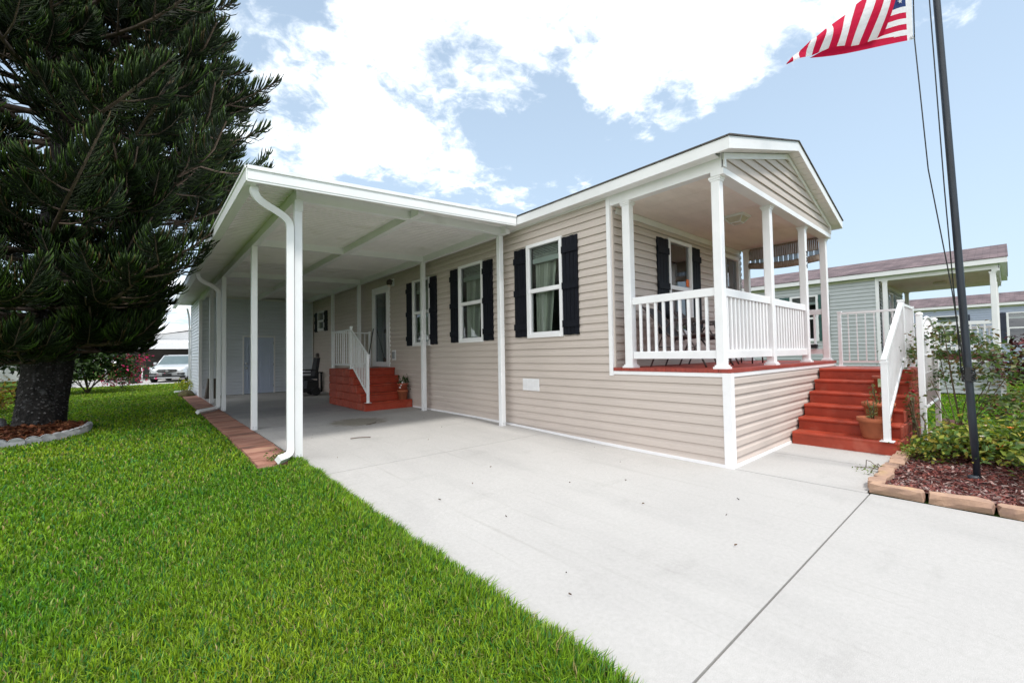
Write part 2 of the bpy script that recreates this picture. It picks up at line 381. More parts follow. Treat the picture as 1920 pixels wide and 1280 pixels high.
# ------------------------------------------------------------------ house builder
PROF = [(0,.020),(.50,.018),(.64,.006),(.80,.003),(.945,.002),(.95,-.007),(1.0,-.007)]
def siding(mb, axis, pos, sgn, u0, u1, z0, z1, op=(), h=.122, zb=None, urange=None, mi=0, p0=0):
    """lap siding on the plane axis=pos facing sgn along axis; op: openings (ua,ub,za,zb)"""
    zb = z0 if zb is None else zb
    def off(z):
        t = ((z-zb)/h) % 1.0
        for (a,oa),(b,ob) in zip(PROF, PROF[1:]):
            if t <= b+1e-9: return oa+(ob-oa)*(t-a)/(b-a)
        return .001
    zs = {round(z0,5), round(z1,5)}
    k = math.floor((z0-zb)/h)
    while zb+k*h < z1:
        for t, _ in PROF[:-1]:
            z = zb+(k+t)*h
            if z0 < z < z1: zs.add(round(z,5))
        k += 1
    for o in op:
        for z in o[2:]:
            if z0 < z < z1: zs.add(round(z,5))
    zs = sorted(zs)
    def P(u, o, z): return (pos+sgn*o, u, z) if axis == 'x' else (u, pos+sgn*o, z)
    ur = urange or (lambda z: (u0,u1))
    flip = (sgn < 0) != (axis == 'y')
    def emit(q): mb.face(q if flip else q[::-1], mi)
    for a, b in zip(zs, zs[1:]):
        if b-a < 1e-6: continue
        m = (a+b)/2
        cuts = sorted([(o[0],o[1]) for o in op if o[2] < m < o[3]])
        (a0,a1),(b0,b1) = ur(a), ur(b)
        segs = []; s = None
        lo = 'A'
        edges = [(a0,b0)] + [e for c in cuts for e in ((c[0],c[0]),(c[1],c[1]))] + [(a1,b1)]
        oa = off(a+1e-5); ob = off(b-1e-5)
        for i in range(0, len(edges), 2):
            (l0,l1),(r0,r1) = edges[i], edges[i+1]
            if r0-l0 < 1e-4 and r1-l1 < 1e-4: continue
            emit([P(l0,oa,a),P(l1,ob,b),P(r1,ob,b),P(r0,oa,a)])
            t = ((a-zb)/h) % 1.0
            if t < 1e-3 or t > .999: emit([P(l0,-.007,a),P(l0,oa,a),P(r0,oa,a),P(r0,-.007,a)])

class Frame:
    """boxes on an axis-aligned wall: u along it, n outward"""
    def __init__(s, axis, pos, sgn): s.axis, s.pos, s.sgn = axis, pos, sgn
    def box(s, mb, u0, u1, n0, n1, z0, z1, mi=0):
        a, b = s.pos+s.sgn*n0, s.pos+s.sgn*n1
        return mb.box(a,b,u0,u1,z0,z1,mi) if s.axis == 'x' else mb.box(u0,u1,a,b,z0,z1,mi)
    def P(s, u, n, z): return (s.pos+s.sgn*n, u, z) if s.axis == 'x' else (u, s.pos+s.sgn*n, z)

def window(F, u0, u1, z0, z1, parent, curtain=None, blind=True, frame='white', glass='glass', name='window', mid=.5):
    fw = .055; zm = z0+(z1-z0)*mid
    mb = MB()
    F.box(mb,u0,u0+fw,-.05,.045,z0,z1); F.box(mb,u1-fw,u1,-.05,.045,z0,z1)
    F.box(mb,u0+fw,u1-fw,-.05,.045,z1-fw,z1); F.box(mb,u0+fw,u1-fw,-.05,.055,z0,z0+fw)
    w = mb.build(name, M[frame], parent)
    mb = MB(); s = .03
    F.box(mb,u0+fw,u1-fw,-.03,.030,zm-.035,zm+.035)
    for a in (u0+fw,u1-fw-s): F.box(mb,a,a+s,-.035,.022,z0+fw,zm-.035); 
    F.box(mb,u0+fw+s,u1-fw-s,-.035,.022,z0+fw,z0+fw+s+.012)
    for a in (u0+fw,u1-fw-.018): F.box(mb,a,a+.018,-.03,.030,zm+.035,z1-fw)
    mb.build('sash', M[frame], w)
    for a, b, n in ((zm+.035,z1-fw,.004),(z0+fw+s+.012,zm-.035,-.012)):
        mb = MB(); pn = [F.P(u0+fw+.012,n,a),F.P(u0+fw+.012,n,b),F.P(u1-fw-.012,n,b),F.P(u1-fw-.012,n,a)]; mb.face(pn if F.axis == 'x' else pn[::-1]); mb.build('pane', M[glass], w)
    if blind:
        mb = MB(); hgt = (z1-z0)*.085
        for k in range(7): F.box(mb,u0+fw+.02,u1-fw-.02,-.09,-.06,z1-fw-.02-k*hgt/5,z1-fw-.012-k*hgt/5)
        F.box(mb,u0+fw+.02,u1-fw-.02,-.10,-.05,z1-fw-.05-hgt*1.6,z1-fw-.02-hgt*1.25)
        mb.build('blind', M['blind'], w)
    for c in (curtain or []):
        a, b, tp = c; mb = MB(); n = 40
        for k in range(n):
            f0, f1 = k/n, (k+1)/n
            ua, ub = a+(b-a)*f0, a+(b-a)*f1
            wv = lambda f: -.15+.035*math.sin(f*31)+.015*math.sin(f*73+1)
            g = lambda u: a+(u-a)*tp
            zt, zb_ = z1-fw-.10, z0+.02
            mb.face([F.P(ua,wv(f0),zt),F.P(ub,wv(f1),zt),F.P((ua+ub)/2*.0+g(ub),wv(f1)*1.1,zb_),F.P(g(ua),wv(f0)*1.1,zb_)],0,True)
        mb.build('curtain', M['curtain'], w)
    return w

def shutter(F, u0, u1, z0, z1, parent, m='shutter', bat=(.115,.5,.87)):
    mb = MB(); n = 4; g = .006; w = (u1-u0-(n-1)*g)/n
    F.box(mb,u0+.004,u1-.004,.014,.022,z0+.01,z1-.01)
    for k in range(n): F.box(mb,u0+k*(w+g),u0+k*(w+g)+w,.017,.038,z0+.004*(k%2),z1-.005*((k+1)%2))
    for f in bat:
        zc = z0+(z1-z0)*f; F.box(mb,u0-.006,u1+.006,.035,.058,zc-.055,zc+.055)
    return mb.build('shutter', M[m], parent)

def railing(name, p0, p1, zb, zt, n, parent, bw=.038, rail=(.055,.10), pick=.5):
    """white vinyl railing between two points (axis-aligned): rails and balusters"""
    ax = 0 if abs(p1[0]-p0[0]) > abs(p1[1]-p0[1]) else 1
    def bx(mb, a, b, half, z0, z1):
        if ax == 0: mb.bbox(a,b,p0[1]-half,p0[1]+half,z0,z1,.008)
        else: mb.bbox(p0[0]-half,p0[0]+half,a,b,z0,z1,.008)
        return mb
    a, b = p0[ax], p1[ax]
    if a > b: a, b = b, a
    r = bx(MB(),a,b,rail[0]/2,zt-rail[1],zt).build(name, M['white'], parent)
    bx(MB(),a,b,rail[0]/2,zb,zb+rail[1]).build('bottom_rail', M['white'], r)
    for k in range(n):
        c = a+(b-a)*(k+1)/(n+1)
        bx(MB(),c-bw/2,c+bw/2,bw/2,zb+rail[1],zt-rail[1]).build('baluster', M['white'], r)
    return r

def post(x, y, z0, z1, w, parent, m='white', cap=True):
    mb = MB(); mb.bbox(x,x+w,y,y+w,z0,z1,.008)
    p = mb.build('porch_post', M[m], parent)
    if cap:
        mb = MB(); c = (x+w/2, y+w/2)
        for k,(e,h0,h1) in enumerate(((.026,0,.025),(.012,.025,.045))): mb.box(c[0]-w/2-e,c[0]+w/2+e,c[1]-w/2-e,c[1]+w/2+e,z0+h0,z0+h1)
        mb.build('base_trim', M[m], p)
        mb = MB()
        for k,(e,h0,h1) in enumerate(((.018,.0,.025),(.008,.025,.05))): mb.box(c[0]-w/2-e,c[0]+w/2+e,c[1]-w/2-e,c[1]+w/2+e,z1-h1,z1-h0)
        mb.build('cap_trim', M[m], p)
    return p

W = 4.67
def shell(H, ox, oy, PD, L, sid, shingle, deck, zs=0.0):
    """the shared bones of a park-model home; ox, oy its front left corner"""
    X = lambda x: ox+x
    Y = lambda y: oy+y
    part = {}
    ZT = 3.70
    # roof: two slopes with rake overhang, shingles, fascia, soffits
    ez, rz, ov, fo, th = 3.79, 4.52, .20, .17, .14
    xl, xr, xm = -ov, W+ov, W/2
    y0, y1 = -fo, L+.2
    mb = MB()
    for a, b in (((xl-.015,ez),(xm,rz)),((xm,rz),(xr+.015,ez))):
        mb.hexa([(X(a[0]),Y(y0-.015),a[1]+.002),(X(b[0]),Y(y0-.015),b[1]+.002),(X(b[0]),Y(y1),b[1]+.002),(X(a[0]),Y(y1),a[1]+.002),
                 (X(a[0]),Y(y0-.015),a[1]+.020),(X(b[0]),Y(y0-.015),b[1]+.020),(X(b[0]),Y(y1),b[1]+.020),(X(a[0]),Y(y1),a[1]+.020)])
    roof = mb.build('roof', M[shingle], H); part['roof'] = roof
    mb = MB()
    mb.box(X(xl),X(xl)+.02,Y(y0),Y(y1),ez-th,ez); mb.box(X(xr)-.02,X(xr),Y(y0),Y(y1),ez-th,ez)
    for a, b in (((xl+.02,ez),(xm,rz)),((xm,rz),(xr-.02,ez))):
        sl = (b[1]-a[1])/(b[0]-a[0])
        za, zb = a[1]+(.02*abs(sl) if a[0] < xm-1 else 0), b[1]+(.02*abs(sl) if b[0] > xm+1 else 0)
        mb.hexa([(X(a[0]),Y(y0),za-th),(X(b[0]),Y(y0),zb-th),(X(b[0]),Y(y0)+.02,zb-th),(X(a[0]),Y(y0)+.02,za-th),
                 (X(a[0]),Y(y0),za),(X(b[0]),Y(y0),zb),(X(b[0]),Y(y0)+.02,zb),(X(a[0]),Y(y0)+.02,za)])
    part['fascia'] = mb.build('fascia', M['white'], roof)
    mb = MB()
    zsf = ez-th+.006
    mb.box(X(xl)+.021,X(-.022),Y(0.02),Y(y1),zsf,zsf+.012); mb.box(X(W)+.022,X(xr)-.021,Y(0.02),Y(y1),zsf,zsf+.012)
    for a, b in (((xl+.02,ez),(xm,rz)),((xm,rz),(xr-.02,ez))):
        n = 16
        for k in range(n):   # plank grooves of the rake soffit
            f0, f1 = k/n, (k+.93)/n
            q = [(a[0]+(b[0]-a[0])*f, a[1]+(b[1]-a[1])*f - th + .010) for f in (f0,f1)]
            mb.hexa([(X(q[0][0]),Y(y0)+.021,q[0][1]),(X(q[1][0]),Y(y0)+.021,q[1][1]),(X(q[1][0]),Y(.012),q[1][1]),(X(q[0][0]),Y(.012),q[0][1]),
                     (X(q[0][0]),Y(y0)+.021,q[0][1]+.012),(X(q[1][0]),Y(y0)+.021,q[1][1]+.012),(X(q[1][0]),Y(.012),q[1][1]+.012),(X(q[0][0]),Y(.012),q[0][1]+.012)])
    mb.build('soffit', M['soffit'], roof)
    # gable
    sl = (rz-ez)/(xm-xl)
    gtop = lambda x: ez-th+.0+sl*(min(x,W-x)+ov)
    mb = MB(); zg = 3.535
    zmax = gtop(xm)-.0
    def ur(z):
        if z <= gtop(0): return (X(0),X(W))
        d = (z-gtop(0))/sl; return (X(min(d,xm)),X(max(W-d,xm)))
    siding(mb,'y',Y(0),-1,0,0,zg,zmax,urange=ur,h=.125)
    part['gable'] = mb.build('gable_wall', M[sid], H)
    mb = MB(); t = .075
    for a, b in ((0,xm),(xm,W)):
        za, zb = gtop(a), gtop(b)
        mb.hexa([(X(a),Y(-.030),za-t),(X(b),Y(-.030),zb-t),(X(b),Y(-.001),zb-t),(X(a),Y(-.001),za-t),(X(a),Y(-.030),za-.002),(X(b),Y(-.030),zb-.002),(X(b),Y(-.001),zb-.002),(X(a),Y(-.001),za-.002)])
    mb.box(X(-.012),X(.045),Y(-.034),Y(-.018),3.54,gtop(.0)-.005); mb.box(X(W-.045),X(W+.012),Y(-.034),Y(-.018),3.54,gtop(0)-.005)
    mb.build('gable_trim', M['white'], part['gable'])
    # porch beams and ceiling
    mb = MB()
    mb.box(X(-.022),X(W+.022),Y(-.022),Y(.13),3.46,3.533)
    mb.box(X(-.020),X(.10),Y(.131),Y(PD-.002),3.515,3.715); mb.box(X(W-.10),X(W+.020),Y(.131),Y(PD-.002),3.515,3.715)
    mb.box(X(-.020),X(.10),Y(.0),Y(.130),3.534,3.715); mb.box(X(W-.10),X(W+.02),Y(.0),Y(.13),3.534,3.715)
    mb.box(X(.101),X(W-.101),Y(PD-.022),Y(PD-.002),3.42,3.515)
    part['beam'] = mb.build('porch_beam', M['white'], H)
    mb = MB(); n = 11
    for k in range(n):
        a = .101+(W-.202)*k/n; b = .101+(W-.202)*(k+1)/n-.004
        mb.box(X(a),X(b),Y(.131),Y(PD-.003),3.522,3.535)
    part['ceiling'] = mb.build('porch_ceiling', M['ceiling'], H)
    mb = MB(); mb.box(X(.1),X(W-.1),Y(.131),Y(.16),3.505,3.521)
    mb.build('ceiling_gap_trim', M['wood'], part['ceiling'])
    # deck
    mb = MB(); n = 12
    for k in range(n):
        a = -.03+(PD+.03)*k/n; b = -.03+(PD+.03)*(k+1)/n-.004
        mb.box(X(-.03),X(W+.03),Y(a),Y(b),1.105,1.15)
    mb.box(X(.004),X(W-.004),Y(.004),Y(PD),1.06,1.104)
    part['deck'] = mb.build('deck', M[deck], H)
    # room shell behind the siding
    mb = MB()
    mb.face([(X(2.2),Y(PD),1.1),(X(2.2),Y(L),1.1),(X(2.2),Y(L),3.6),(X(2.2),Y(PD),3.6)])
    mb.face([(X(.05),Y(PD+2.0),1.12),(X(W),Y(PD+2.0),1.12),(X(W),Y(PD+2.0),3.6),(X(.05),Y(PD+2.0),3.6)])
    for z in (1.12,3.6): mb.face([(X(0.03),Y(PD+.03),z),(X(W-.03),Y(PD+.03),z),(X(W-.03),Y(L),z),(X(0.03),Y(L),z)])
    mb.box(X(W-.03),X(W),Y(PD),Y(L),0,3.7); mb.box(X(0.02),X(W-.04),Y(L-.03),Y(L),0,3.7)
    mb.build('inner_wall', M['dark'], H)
    return part

# ================================================================== the tan home
HOME = thing('mobile_home', 'tan vinyl-sided home with a gabled front porch, black shutters and white trim, nearest the driveway', 'house')
PD, L = 1.60, 19.2
P_ = shell(HOME, 0, 0, PD, L, 'siding', 'shingle', 'deck')
FL = Frame('x', 0, -1); FP = Frame('y', PD, -1)
OPL = [(2.555,3.402,1.647,3.287),(4.705,5.57,1.63,3.275),(6.80,7.66,1.61,3.26),(9.0,10.15,1.08,3.36),(14.6,15.4,2.39,3.14)]
mb = MB(); op2 = [(a+.02,b-.02,c+.02,d-.02) for a,b,c,d in OPL]
siding(mb,'x',0,-1,PD+.06,L,.02,3.705,op2,zb=-.01)
wl = mb.build('side_wall', M['siding'], HOME)
mb = MB(); siding(mb,'x',0,-1,.065,PD+.06,.02,1.055,zb=-.01); mb.build('skirting', M['siding'], HOME)
mb = MB(); siding(mb,'y',0,-1,.065,W,.02,1.055,zb=-.01); mb.build('skirting', M['siding'], HOME)
# vertical panel laps: each lap is one sheet lying 2 mm over the next
for y, z in ((1.271,.55),(.728,.17),(2.716,.42),(4.3,.9),(6.2,.3),(3.9,2.4),(7.2,.8)):
    k = round((z+.01)/.122); zz = -.01+k*.122
    mb = MB(); mb.hexa([(-.0225,y,zz),(-.0225,y+.012,zz),(-.001,y+.012,zz),(-.001,y,zz),(-.0205,y,zz+.066),(-.0205,y+.012,zz+.066),(-.001,y+.012,zz+.066),(-.001,y,zz+.066)]); mb.build('siding_lap', M['siding'], wl)
mb = MB(); siding(mb,'y',PD,-1,.0005,W,1.15,3.52,[(1.58,2.35,1.66,3.28),(3.3,4.5,1.17,3.35)],zb=1.15)
mb.box(.0005,.028,PD-.024,PD+.01,1.151,3.52); mb.build('porch_wall', M['siding'], HOME)
mb = MB(); mb.box(-.036,.0,-.036,.06,.0,1.103); mb.box(.001,.062,-.036,-.0,.0,1.103); mb.build('corner_trim', M['white'], HOME)
mb = MB(); mb.box(-.034,-.0,PD-.0,PD+.065,1.035,3.66); mb.build('corner_trim', M['white'], HOME)
mb = MB(); mb.box(-.024,.0,.0605,PD-.001,1.056,1.103); mb.box(.0625,W,-.024,.0,1.056,1.103); mb.build('deck_edge_trim', M['white'], HOME)
mb = MB(); mb.box(-.026,-.0,PD+.066,L,3.635,3.655); mb.build('frieze_trim', M['white'], HOME)
mb = MB()
ys = [.061,1.0,2,3,4,5,6,7.7]
for a, b in zip(ys, ys[1:]): mb.hexa([(-.034,a,gz(a)-.01),(-.018,a,gz(a)-.01),(-.018,b,gz(b)-.01),(-.034,b,gz(b)-.01),(-.034,a,gz(a)+.035),(-.018,a,gz(a)+.035),(-.018,b,gz(b)+.035),(-.034,b,gz(b)+.035)])
mb.box(.063,2.0,-.034,-.018,0,.035)
mb.build('base_trim', M['white'], HOME)
# windows of the long wall
window(FL,2.555,3.402,1.647,3.287,HOME,[(3.34,2.86,.62)])
window(FL,4.705,5.57,1.63,3.275,HOME,[(5.5,5.0,.7)])
window(FL,6.80,7.66,1.61,3.26,HOME,[(7.6,7.05,.75)])
window(FL,14.6,15.4,2.39,3.14,HOME,None,False)
for a, b, c, d in ((2.225,2.545,1.665,3.25),(3.412,3.73,1.67,3.255),(4.385,4.695,1.65,3.245),(5.58,5.895,1.645,3.245),(6.485,6.79,1.63,3.235),(7.67,7.98,1.625,3.235),(14.25,14.585,2.36,3.12),(15.42,15.75,2.36,3.12)):
    shutter(FL,a,b,c,d,HOME)
# porch window, shutters, sliding door
pw = window(FP,1.56,2.37,1.64,3.30,HOME,None,False)
mb = MB(); FP.box(mb,2.20,2.29,.006,.010,2.53,2.66); mb.build('sticker', mat('orange_sticker',(.75,.16,.03),.6), pw)
shutter(FP,1.20,1.55,1.66,3.27,HOME); shutter(FP,2.38,2.70,1.66,3.27,HOME)
mb = MB()
for a, b, c, d in ((3.3,3.36,1.17,3.35),(4.44,4.5,1.17,3.35),(3.36,4.44,3.28,3.35),(3.36,4.44,1.17,1.23)): FP.box(mb,a,b,-.04,.04,c,d)
sd = mb.build('sliding_door', M['white'], HOME)
mb = MB(); mb.face([FP.P(u,-.006,z) for u,z in ((3.36,1.23),(4.44,1.23),(4.44,3.28),(3.36,3.28))]); mb.build('pane', M['glass_dark'], sd)
mb = MB(); FP.box(mb,3.87,3.93,-.03,.02,1.23,3.28); mb.build('stile', M['grey'], sd)
# storm door at the side
mb = MB()
for a, b, c, d in ((9.0,9.09,1.085,3.36),(10.06,10.15,1.085,3.36),(9.09,10.06,3.27,3.36)): FL.box(mb,a,b,-.04,.045,c,d)
dr = mb.build('storm_door', M['white'], HOME)
mb = MB()
for a, b, c, d in ((9.10,9.18,1.09,3.26),(9.97,10.05,1.09,3.26),(9.18,9.97,3.17,3.26),(9.18,9.97,1.09,1.22)): FL.box(mb,a,b,-.02,.05,c,d)
mb.build('door_leaf', M['white'], dr)
mb = MB(); mb.face([FL.P(u,.012,z) for u,z in ((9.18,1.22),(9.18,3.17),(9.97,3.17),(9.97,1.22))]); mb.build('pane', M['glass_dark'], dr)
mb = MB(); FL.box(mb,9.60,9.90,-.07,-.02,1.22,3.17); mb.build('curtain', M['curtain'], dr)
mb = MB(); FL.box(mb,9.185,9.24,.05,.09,2.02,2.13); mb.build('handle', M['black'], dr)
# fittings
mb = MB(); FL.box(mb,8.70,8.86,.017,.035,3.28,3.48); wlp = mb.build('wall_lamp', M['white'], HOME)
mb = MB(); mb.lathe([(.045,0),(.075,-.05),(.072,-.12),(.05,-.15)],(-.13,8.78,3.45),12); mb.tube([(-.03,8.78,3.42),(-.13,8.78,3.46)],.02); mb.build('shade', M['brown_frame'], wlp)
mb = MB(); mb.blob((-.13,8.78,3.30),.05,nu=10,nv=8,amp=0); mb.build('bulb', M['frosted'], wlp)
mb = MB(); FL.box(mb,8.64,8.86,.017,.026,1.26,1.54); ob = mb.build('outlet_box', M['white'], HOME)
mb = MB(); FL.box(mb,8.69,8.81,.026,.055,1.31,1.49); mb.build('cover', M['grey'], ob)
mb = MB(); FL.box(mb,3.145,3.562,.017,.024,.725,.935)
for k in range(13): 
    for a in (3.16,3.295,3.43): FL.box(mb,a,a+.118,.024,.030,.738+k*.0145,.746+k*.0145)
mb.build('vent_grille', M['white'], HOME)
# ceiling lamp of the porch
cl = MB().box(1.85,2.17,.47,.79,3.497,3.521).build('ceiling_lamp', M['white'], P_['ceiling'])
mb = MB(); z0, z1 = 3.41, 3.496
q = lambda h, z: [(2.01-h,.63-h,z),(2.01+h,.63-h,z),(2.01+h,.63+h,z),(2.01-h,.63+h,z)]
mb.hexa(q(.075,z0)+q(.135,z1)); 
lg = MB(); 
for k in range(4):
    s0 = q(.077,z0-.003); s1 = q(.139,z1)
    mb.tube([s0[k],s1[k]],.009,6,1); mb.tube([s0[k],s0[(k+1)%4]],.009,6,1); mb.tube([s1[k],s1[(k+1)%4]],.010,6,1)
mb.build('lamp_shade', [M['frosted'],M['white']], P_['ceiling'])
# posts and railings
for x, y in ((0.005,.04),(1.655,.04),(3.29,.04),(4.555,.04)): 
    pp = post(x, y, 1.15, 3.46, .105, HOME)
    if abs(x-3.29) < .01: P3 = pp
post(.005,1.30,1.15,3.515,.12,HOME); post(4.545,1.40,1.15,3.515,.105,HOME)
railing('porch_railing',(.06,.146),(.06,1.299),1.275,2.135,9,HOME)
railing('porch_railing',(.111,.095),(1.654,.095),1.275,2.13,12,HOME)
railing('porch_railing',(1.761,.095),(3.289,.095),1.275,2.12,12,HOME)
railing('porch_railing',(4.61,.146),(4.61,1.399),1.275,2.13,9,HOME)
# house number on the third post: 2 3 4 reading downwards
def text_obj(name, body, size, loc, rot, m, parent, ext=.003):
    cu = bpy.data.curves.new(name, 'FONT'); cu.body = body; cu.size = size; cu.extrude = ext; cu.align_x = 'CENTER'; cu.align_y = 'CENTER'
    tmp = bpy.data.objects.new(name+'_tmp', cu); COL.objects.link(tmp)
    dg = bpy.context.evaluated_depsgraph_get(); me = bpy.data.meshes.new_from_object(tmp.evaluated_get(dg))
    bpy.data.objects.remove(tmp); me.materials.clear(); me.materials.append(m)
    o = bpy.data.objects.new(name, me); COL.objects.link(o); o.parent = parent
    o.location = Vector(loc)-root_of(parent).location; o.rotation_euler = rot
    return o
for k, ch in enumerate('234'): text_obj('house_number', ch, .115, (3.343,.036,2.99-.105*k), (rad(90),0,0), M['black'], P3)
# ------------------------------------------------------------------ carport
CP = thing('carport', 'white aluminium carport with flat ribbed roof, gutter and slim posts along the tan home', 'carport', (-2,10,0))
CX0, CX1, CY0, CY1 = -4.30, -.215, 3.45, 19.35
cz = lambda x: 3.54+(x+4.28)*.039
mb = MB()
mb.hexa([(CX0+.02,CY0+.02,cz(CX0)),(CX1,CY0+.02,cz(CX1)),(CX1,CY1,cz(CX1)),(CX0+.02,CY1,cz(CX0)),(CX0+.02,CY0+.02,cz(CX0)+.03),(CX1,CY0+.02,cz(CX1)+.05),(CX1,CY1,cz(CX1)+.05),(CX0+.02,CY1,cz(CX0)+.03)])
y = CY0+.08
while y < CY1:
    w = .012
    mb.hexa([(CX0+.03,y,cz(CX0)-.010),(CX1-.01,y,cz(CX1)-.010),(CX1-.01,y+w,cz(CX1)-.010),(CX0+.03,y+w,cz(CX0)-.010),(CX0+.03,y,cz(CX0)+.002),(CX1-.01,y,cz(CX1)+.002),(CX1-.01,y+w,cz(CX1)+.002),(CX0+.03,y+w,cz(CX0)+.002)])
    y += .1 if y < 9 else .2
rf = mb.build('roof_panel', M['soffit'], CP)
mb = MB()
def slope_bar(mb, x0, zl0, zl1, x1, zr0, zr1, y0, y1): mb.hexa([(x0,y0,zl0),(x1,y0,zr0),(x1,y1,zr0),(x0,y1,zl0),(x0,y0,zl1),(x1,y0,zr1),(x1,y1,zr1),(x0,y1,zl1)])
slope_bar(mb,CX0,3.42,3.535,CX1,3.655,3.785,CY0,CY0+.02)
slope_bar(mb,CX0-.004,3.535,3.578,CX1,3.785,3.832,CY0-.014,CY0+.02)
slope_bar(mb,CX0,3.395,3.42,CX1,3.63,3.655,CY0+.006,CY0+.04)
mb.build('fascia', M['alu'], CP)
mb = MB()
mb.box(CX0-.012,CX0+.002,CY0+.021,CY1,3.405,3.57); mb.box(CX0-.026,CX0+.004,CY0+.021,CY1,3.548,3.578); mb.box(CX0+.002,CX0+.10,CY0+.041,CY1,3.40,3.415)
mb.build('gutter', M['alu'], CP)
def beam(b): b.build('beam', M['alu'], CP)
PY = [3.90, 6.78, 10.62, 13.1]
beam(MB().box(-3.70,-3.61,3.80,15.97,3.42,3.56))
b = MB(); b.box(-.237,-.137,3.72,15.97,3.565,3.645); b.box(-.237,-.218,3.72,15.97,3.646,3.698); beam(b)
for k, y in enumerate(PY):
    b = MB()
    slope_bar(b,-3.609,3.425,3.565,-.238,3.57,3.697,y-.045,y+.045); beam(b)
ys = [3.6]+PY+[15.97]
b = MB()
for a, c in zip(ys, ys[1:]): b.box(-2.06,-1.95,a+(.05 if a > 3.65 else .0),c-.05,3.50,3.632)
beam(b)
for x0 in (-3.71,-.24):
    for k, y in enumerate(PY):
        w = .095; yy = y+(0 if x0 < -1 else (.05 if k != 2 else .15)); z0 = gz(yy); z1 = 3.42 if x0 < -1 else 3.565
        mb = MB(); mb.bbox(x0,x0+w,yy-w/2,yy+w/2,z0,z1,.006)
        if x0 < -1 and k == 0: mb.box(x0+.0,x0+.10,yy-w/2-.012,yy-w/2-.001,3.28,3.575)
        p = mb.build('post', M['alu'], CP)
        mb = MB()
        for h in (.03,.055):
            for d in (.025,.07): mb.tube([(x0+d,yy-w/2-.006,z0+h),(x0+d,yy-w/2+.002,z0+h)],.006,6)
            if x0 < -1: mb.tube([(x0+.03+(h>.04)*.03,yy-w/2-.017,3.5-h),(x0+.03+(h>.04)*.03,yy-w/2,3.5-h)],.007,6)
        mb.build('screw', M['grey'], p)
def smooth(pts, it=2):
    pts = [Vector(p) for p in pts]
    for _ in range(it):
        q = [pts[0]]
        for a, b in zip(pts, pts[1:]): q += [a*.75+b*.25, a*.25+b*.75]
        pts = q+[pts[-1]]
    return pts
def spout(pts, name='downspout', par=CP):
    return MB().tube(smooth(pts,2),.058,4,phase=math.pi/4,sm=False,asp=1.0,up=(1,0,0)).build(name, M['alu'], par)
spout([(-4.21,3.62,3.41),(-4.21,3.62,3.33),(-4.15,3.65,3.255),(-3.87,3.79,3.185),(-3.768,3.84,3.10),(-3.768,3.84,2.95),(-3.768,3.84,2.2),(-3.768,3.84,1.2),(-3.768,3.84,.25),(-3.768,3.83,.19),(-3.81,3.80,.135),(-3.93,3.73,.125)])
spout([(-4.21,10.3,3.41),(-4.21,10.3,3.32),(-4.15,10.33,3.245),(-3.88,10.5,3.15),(-3.775,10.6,3.06),(-3.775,10.6,2.9),(-3.775,10.6,1.0),(-3.775,10.6,.32),(-3.775,10.6,.2),(-3.84,10.55,.165),(-4.22,10.15,.155)])

# ------------------------------------------------------------------ storage shed at the end of the carport
SH = thing('storage_shed', 'pale grey lap-sided storage room with a grey six-panel door at the back of the carport', 'shed', (-2,16,0))
FS = Frame('y', 16.0, -1)
mb = MB(); siding(mb,'y',16.0,-1,-3.66,-.04,.10,3.60,[(-2.44,-1.40,.0,2.20)],zb=.10,h=.115); mb.build('front_wall', M['siding_white'], SH)
mb = MB(); siding(mb,'x',-3.70,-1,16.05,19.2,.09,3.52,zb=.10,h=.115); mb.build('side_wall', M['siding_white'], SH)
for q in ((-3.73,-3.64,15.965,16.05,.08,3.53),(-.075,-.04,15.97,15.998,.1,3.56),(-3.73,-3.66,19.2,19.26,.08,3.53)): MB().box(*q).build('corner_trim', M['white'], SH)
mb = MB(); mb.box(-3.68,-.04,19.2,19.22,.08,3.55); mb.box(-3.64,-.076,15.955,15.998,3.53,3.59); mb.build('back_wall', M['white_wall'], SH)
mb = MB(); FS.box(mb,-2.45,-2.40,-.04,.03,.09,2.21); FS.box(mb,-1.44,-1.39,-.04,.03,.09,2.21); FS.box(mb,-2.40,-1.44,-.04,.03,2.16,2.21); fr = mb.build('door_frame', M['white'], SH)
mb = MB(); FS.box(mb,-2.395,-1.445,-.03,.0,.10,2.155)
for a in (-2.29,-1.86):
    for c, d in ((.28,.86),(1.0,1.58),(1.70,1.96)):
        for (u0,u1,z0,z1) in ((a,a+.30,c,c+.02),(a,a+.30,d-.02,d),(a,a+.02,c+.02,d-.02),(a+.28,a+.30,c+.02,d-.02)): FS.box(mb,u0,u1,.0,.022,z0,z1)
        FS.box(mb,a+.05,a+.25,.0,.006,c+.05,d-.05)
dl = mb.build('door', M['door_grey'], SH)
mb = MB()
for z, r in ((1.03,.038),(1.2,.034)): mb.lathe([(r,0),(r,.02),(.016,.03),(.016,.05),(.032,.06),(.03,.08),(.0,.085)],(0,0,0),12)
n0 = len(mb.v)//2
mb.v = [(-2.33+x, 16.0-z, (1.03 if i < n0 else 1.2)+y) for i,(x,y,z) in enumerate(mb.v)]
mb.build('handle', M['rim'], dl)
mb = MB()
for z in (.35,1.15,1.95): FS.box(mb,-1.452,-1.425,.0,.012,z-.05,z+.05)
mb.build('hinge', M['grey'], dl)
MB().tube(smooth([(-3.86,19.1,3.4),(-3.80,19.12,3.1),(-3.78,19.12,2.8),(-3.78,19.12,.4),(-3.78,19.12,.2),(-3.9,19.1,.15),(-4.25,19.0,.14)],1),.045,4,phase=math.pi/4,sm=False).build('downspout', M['alu'], SH)

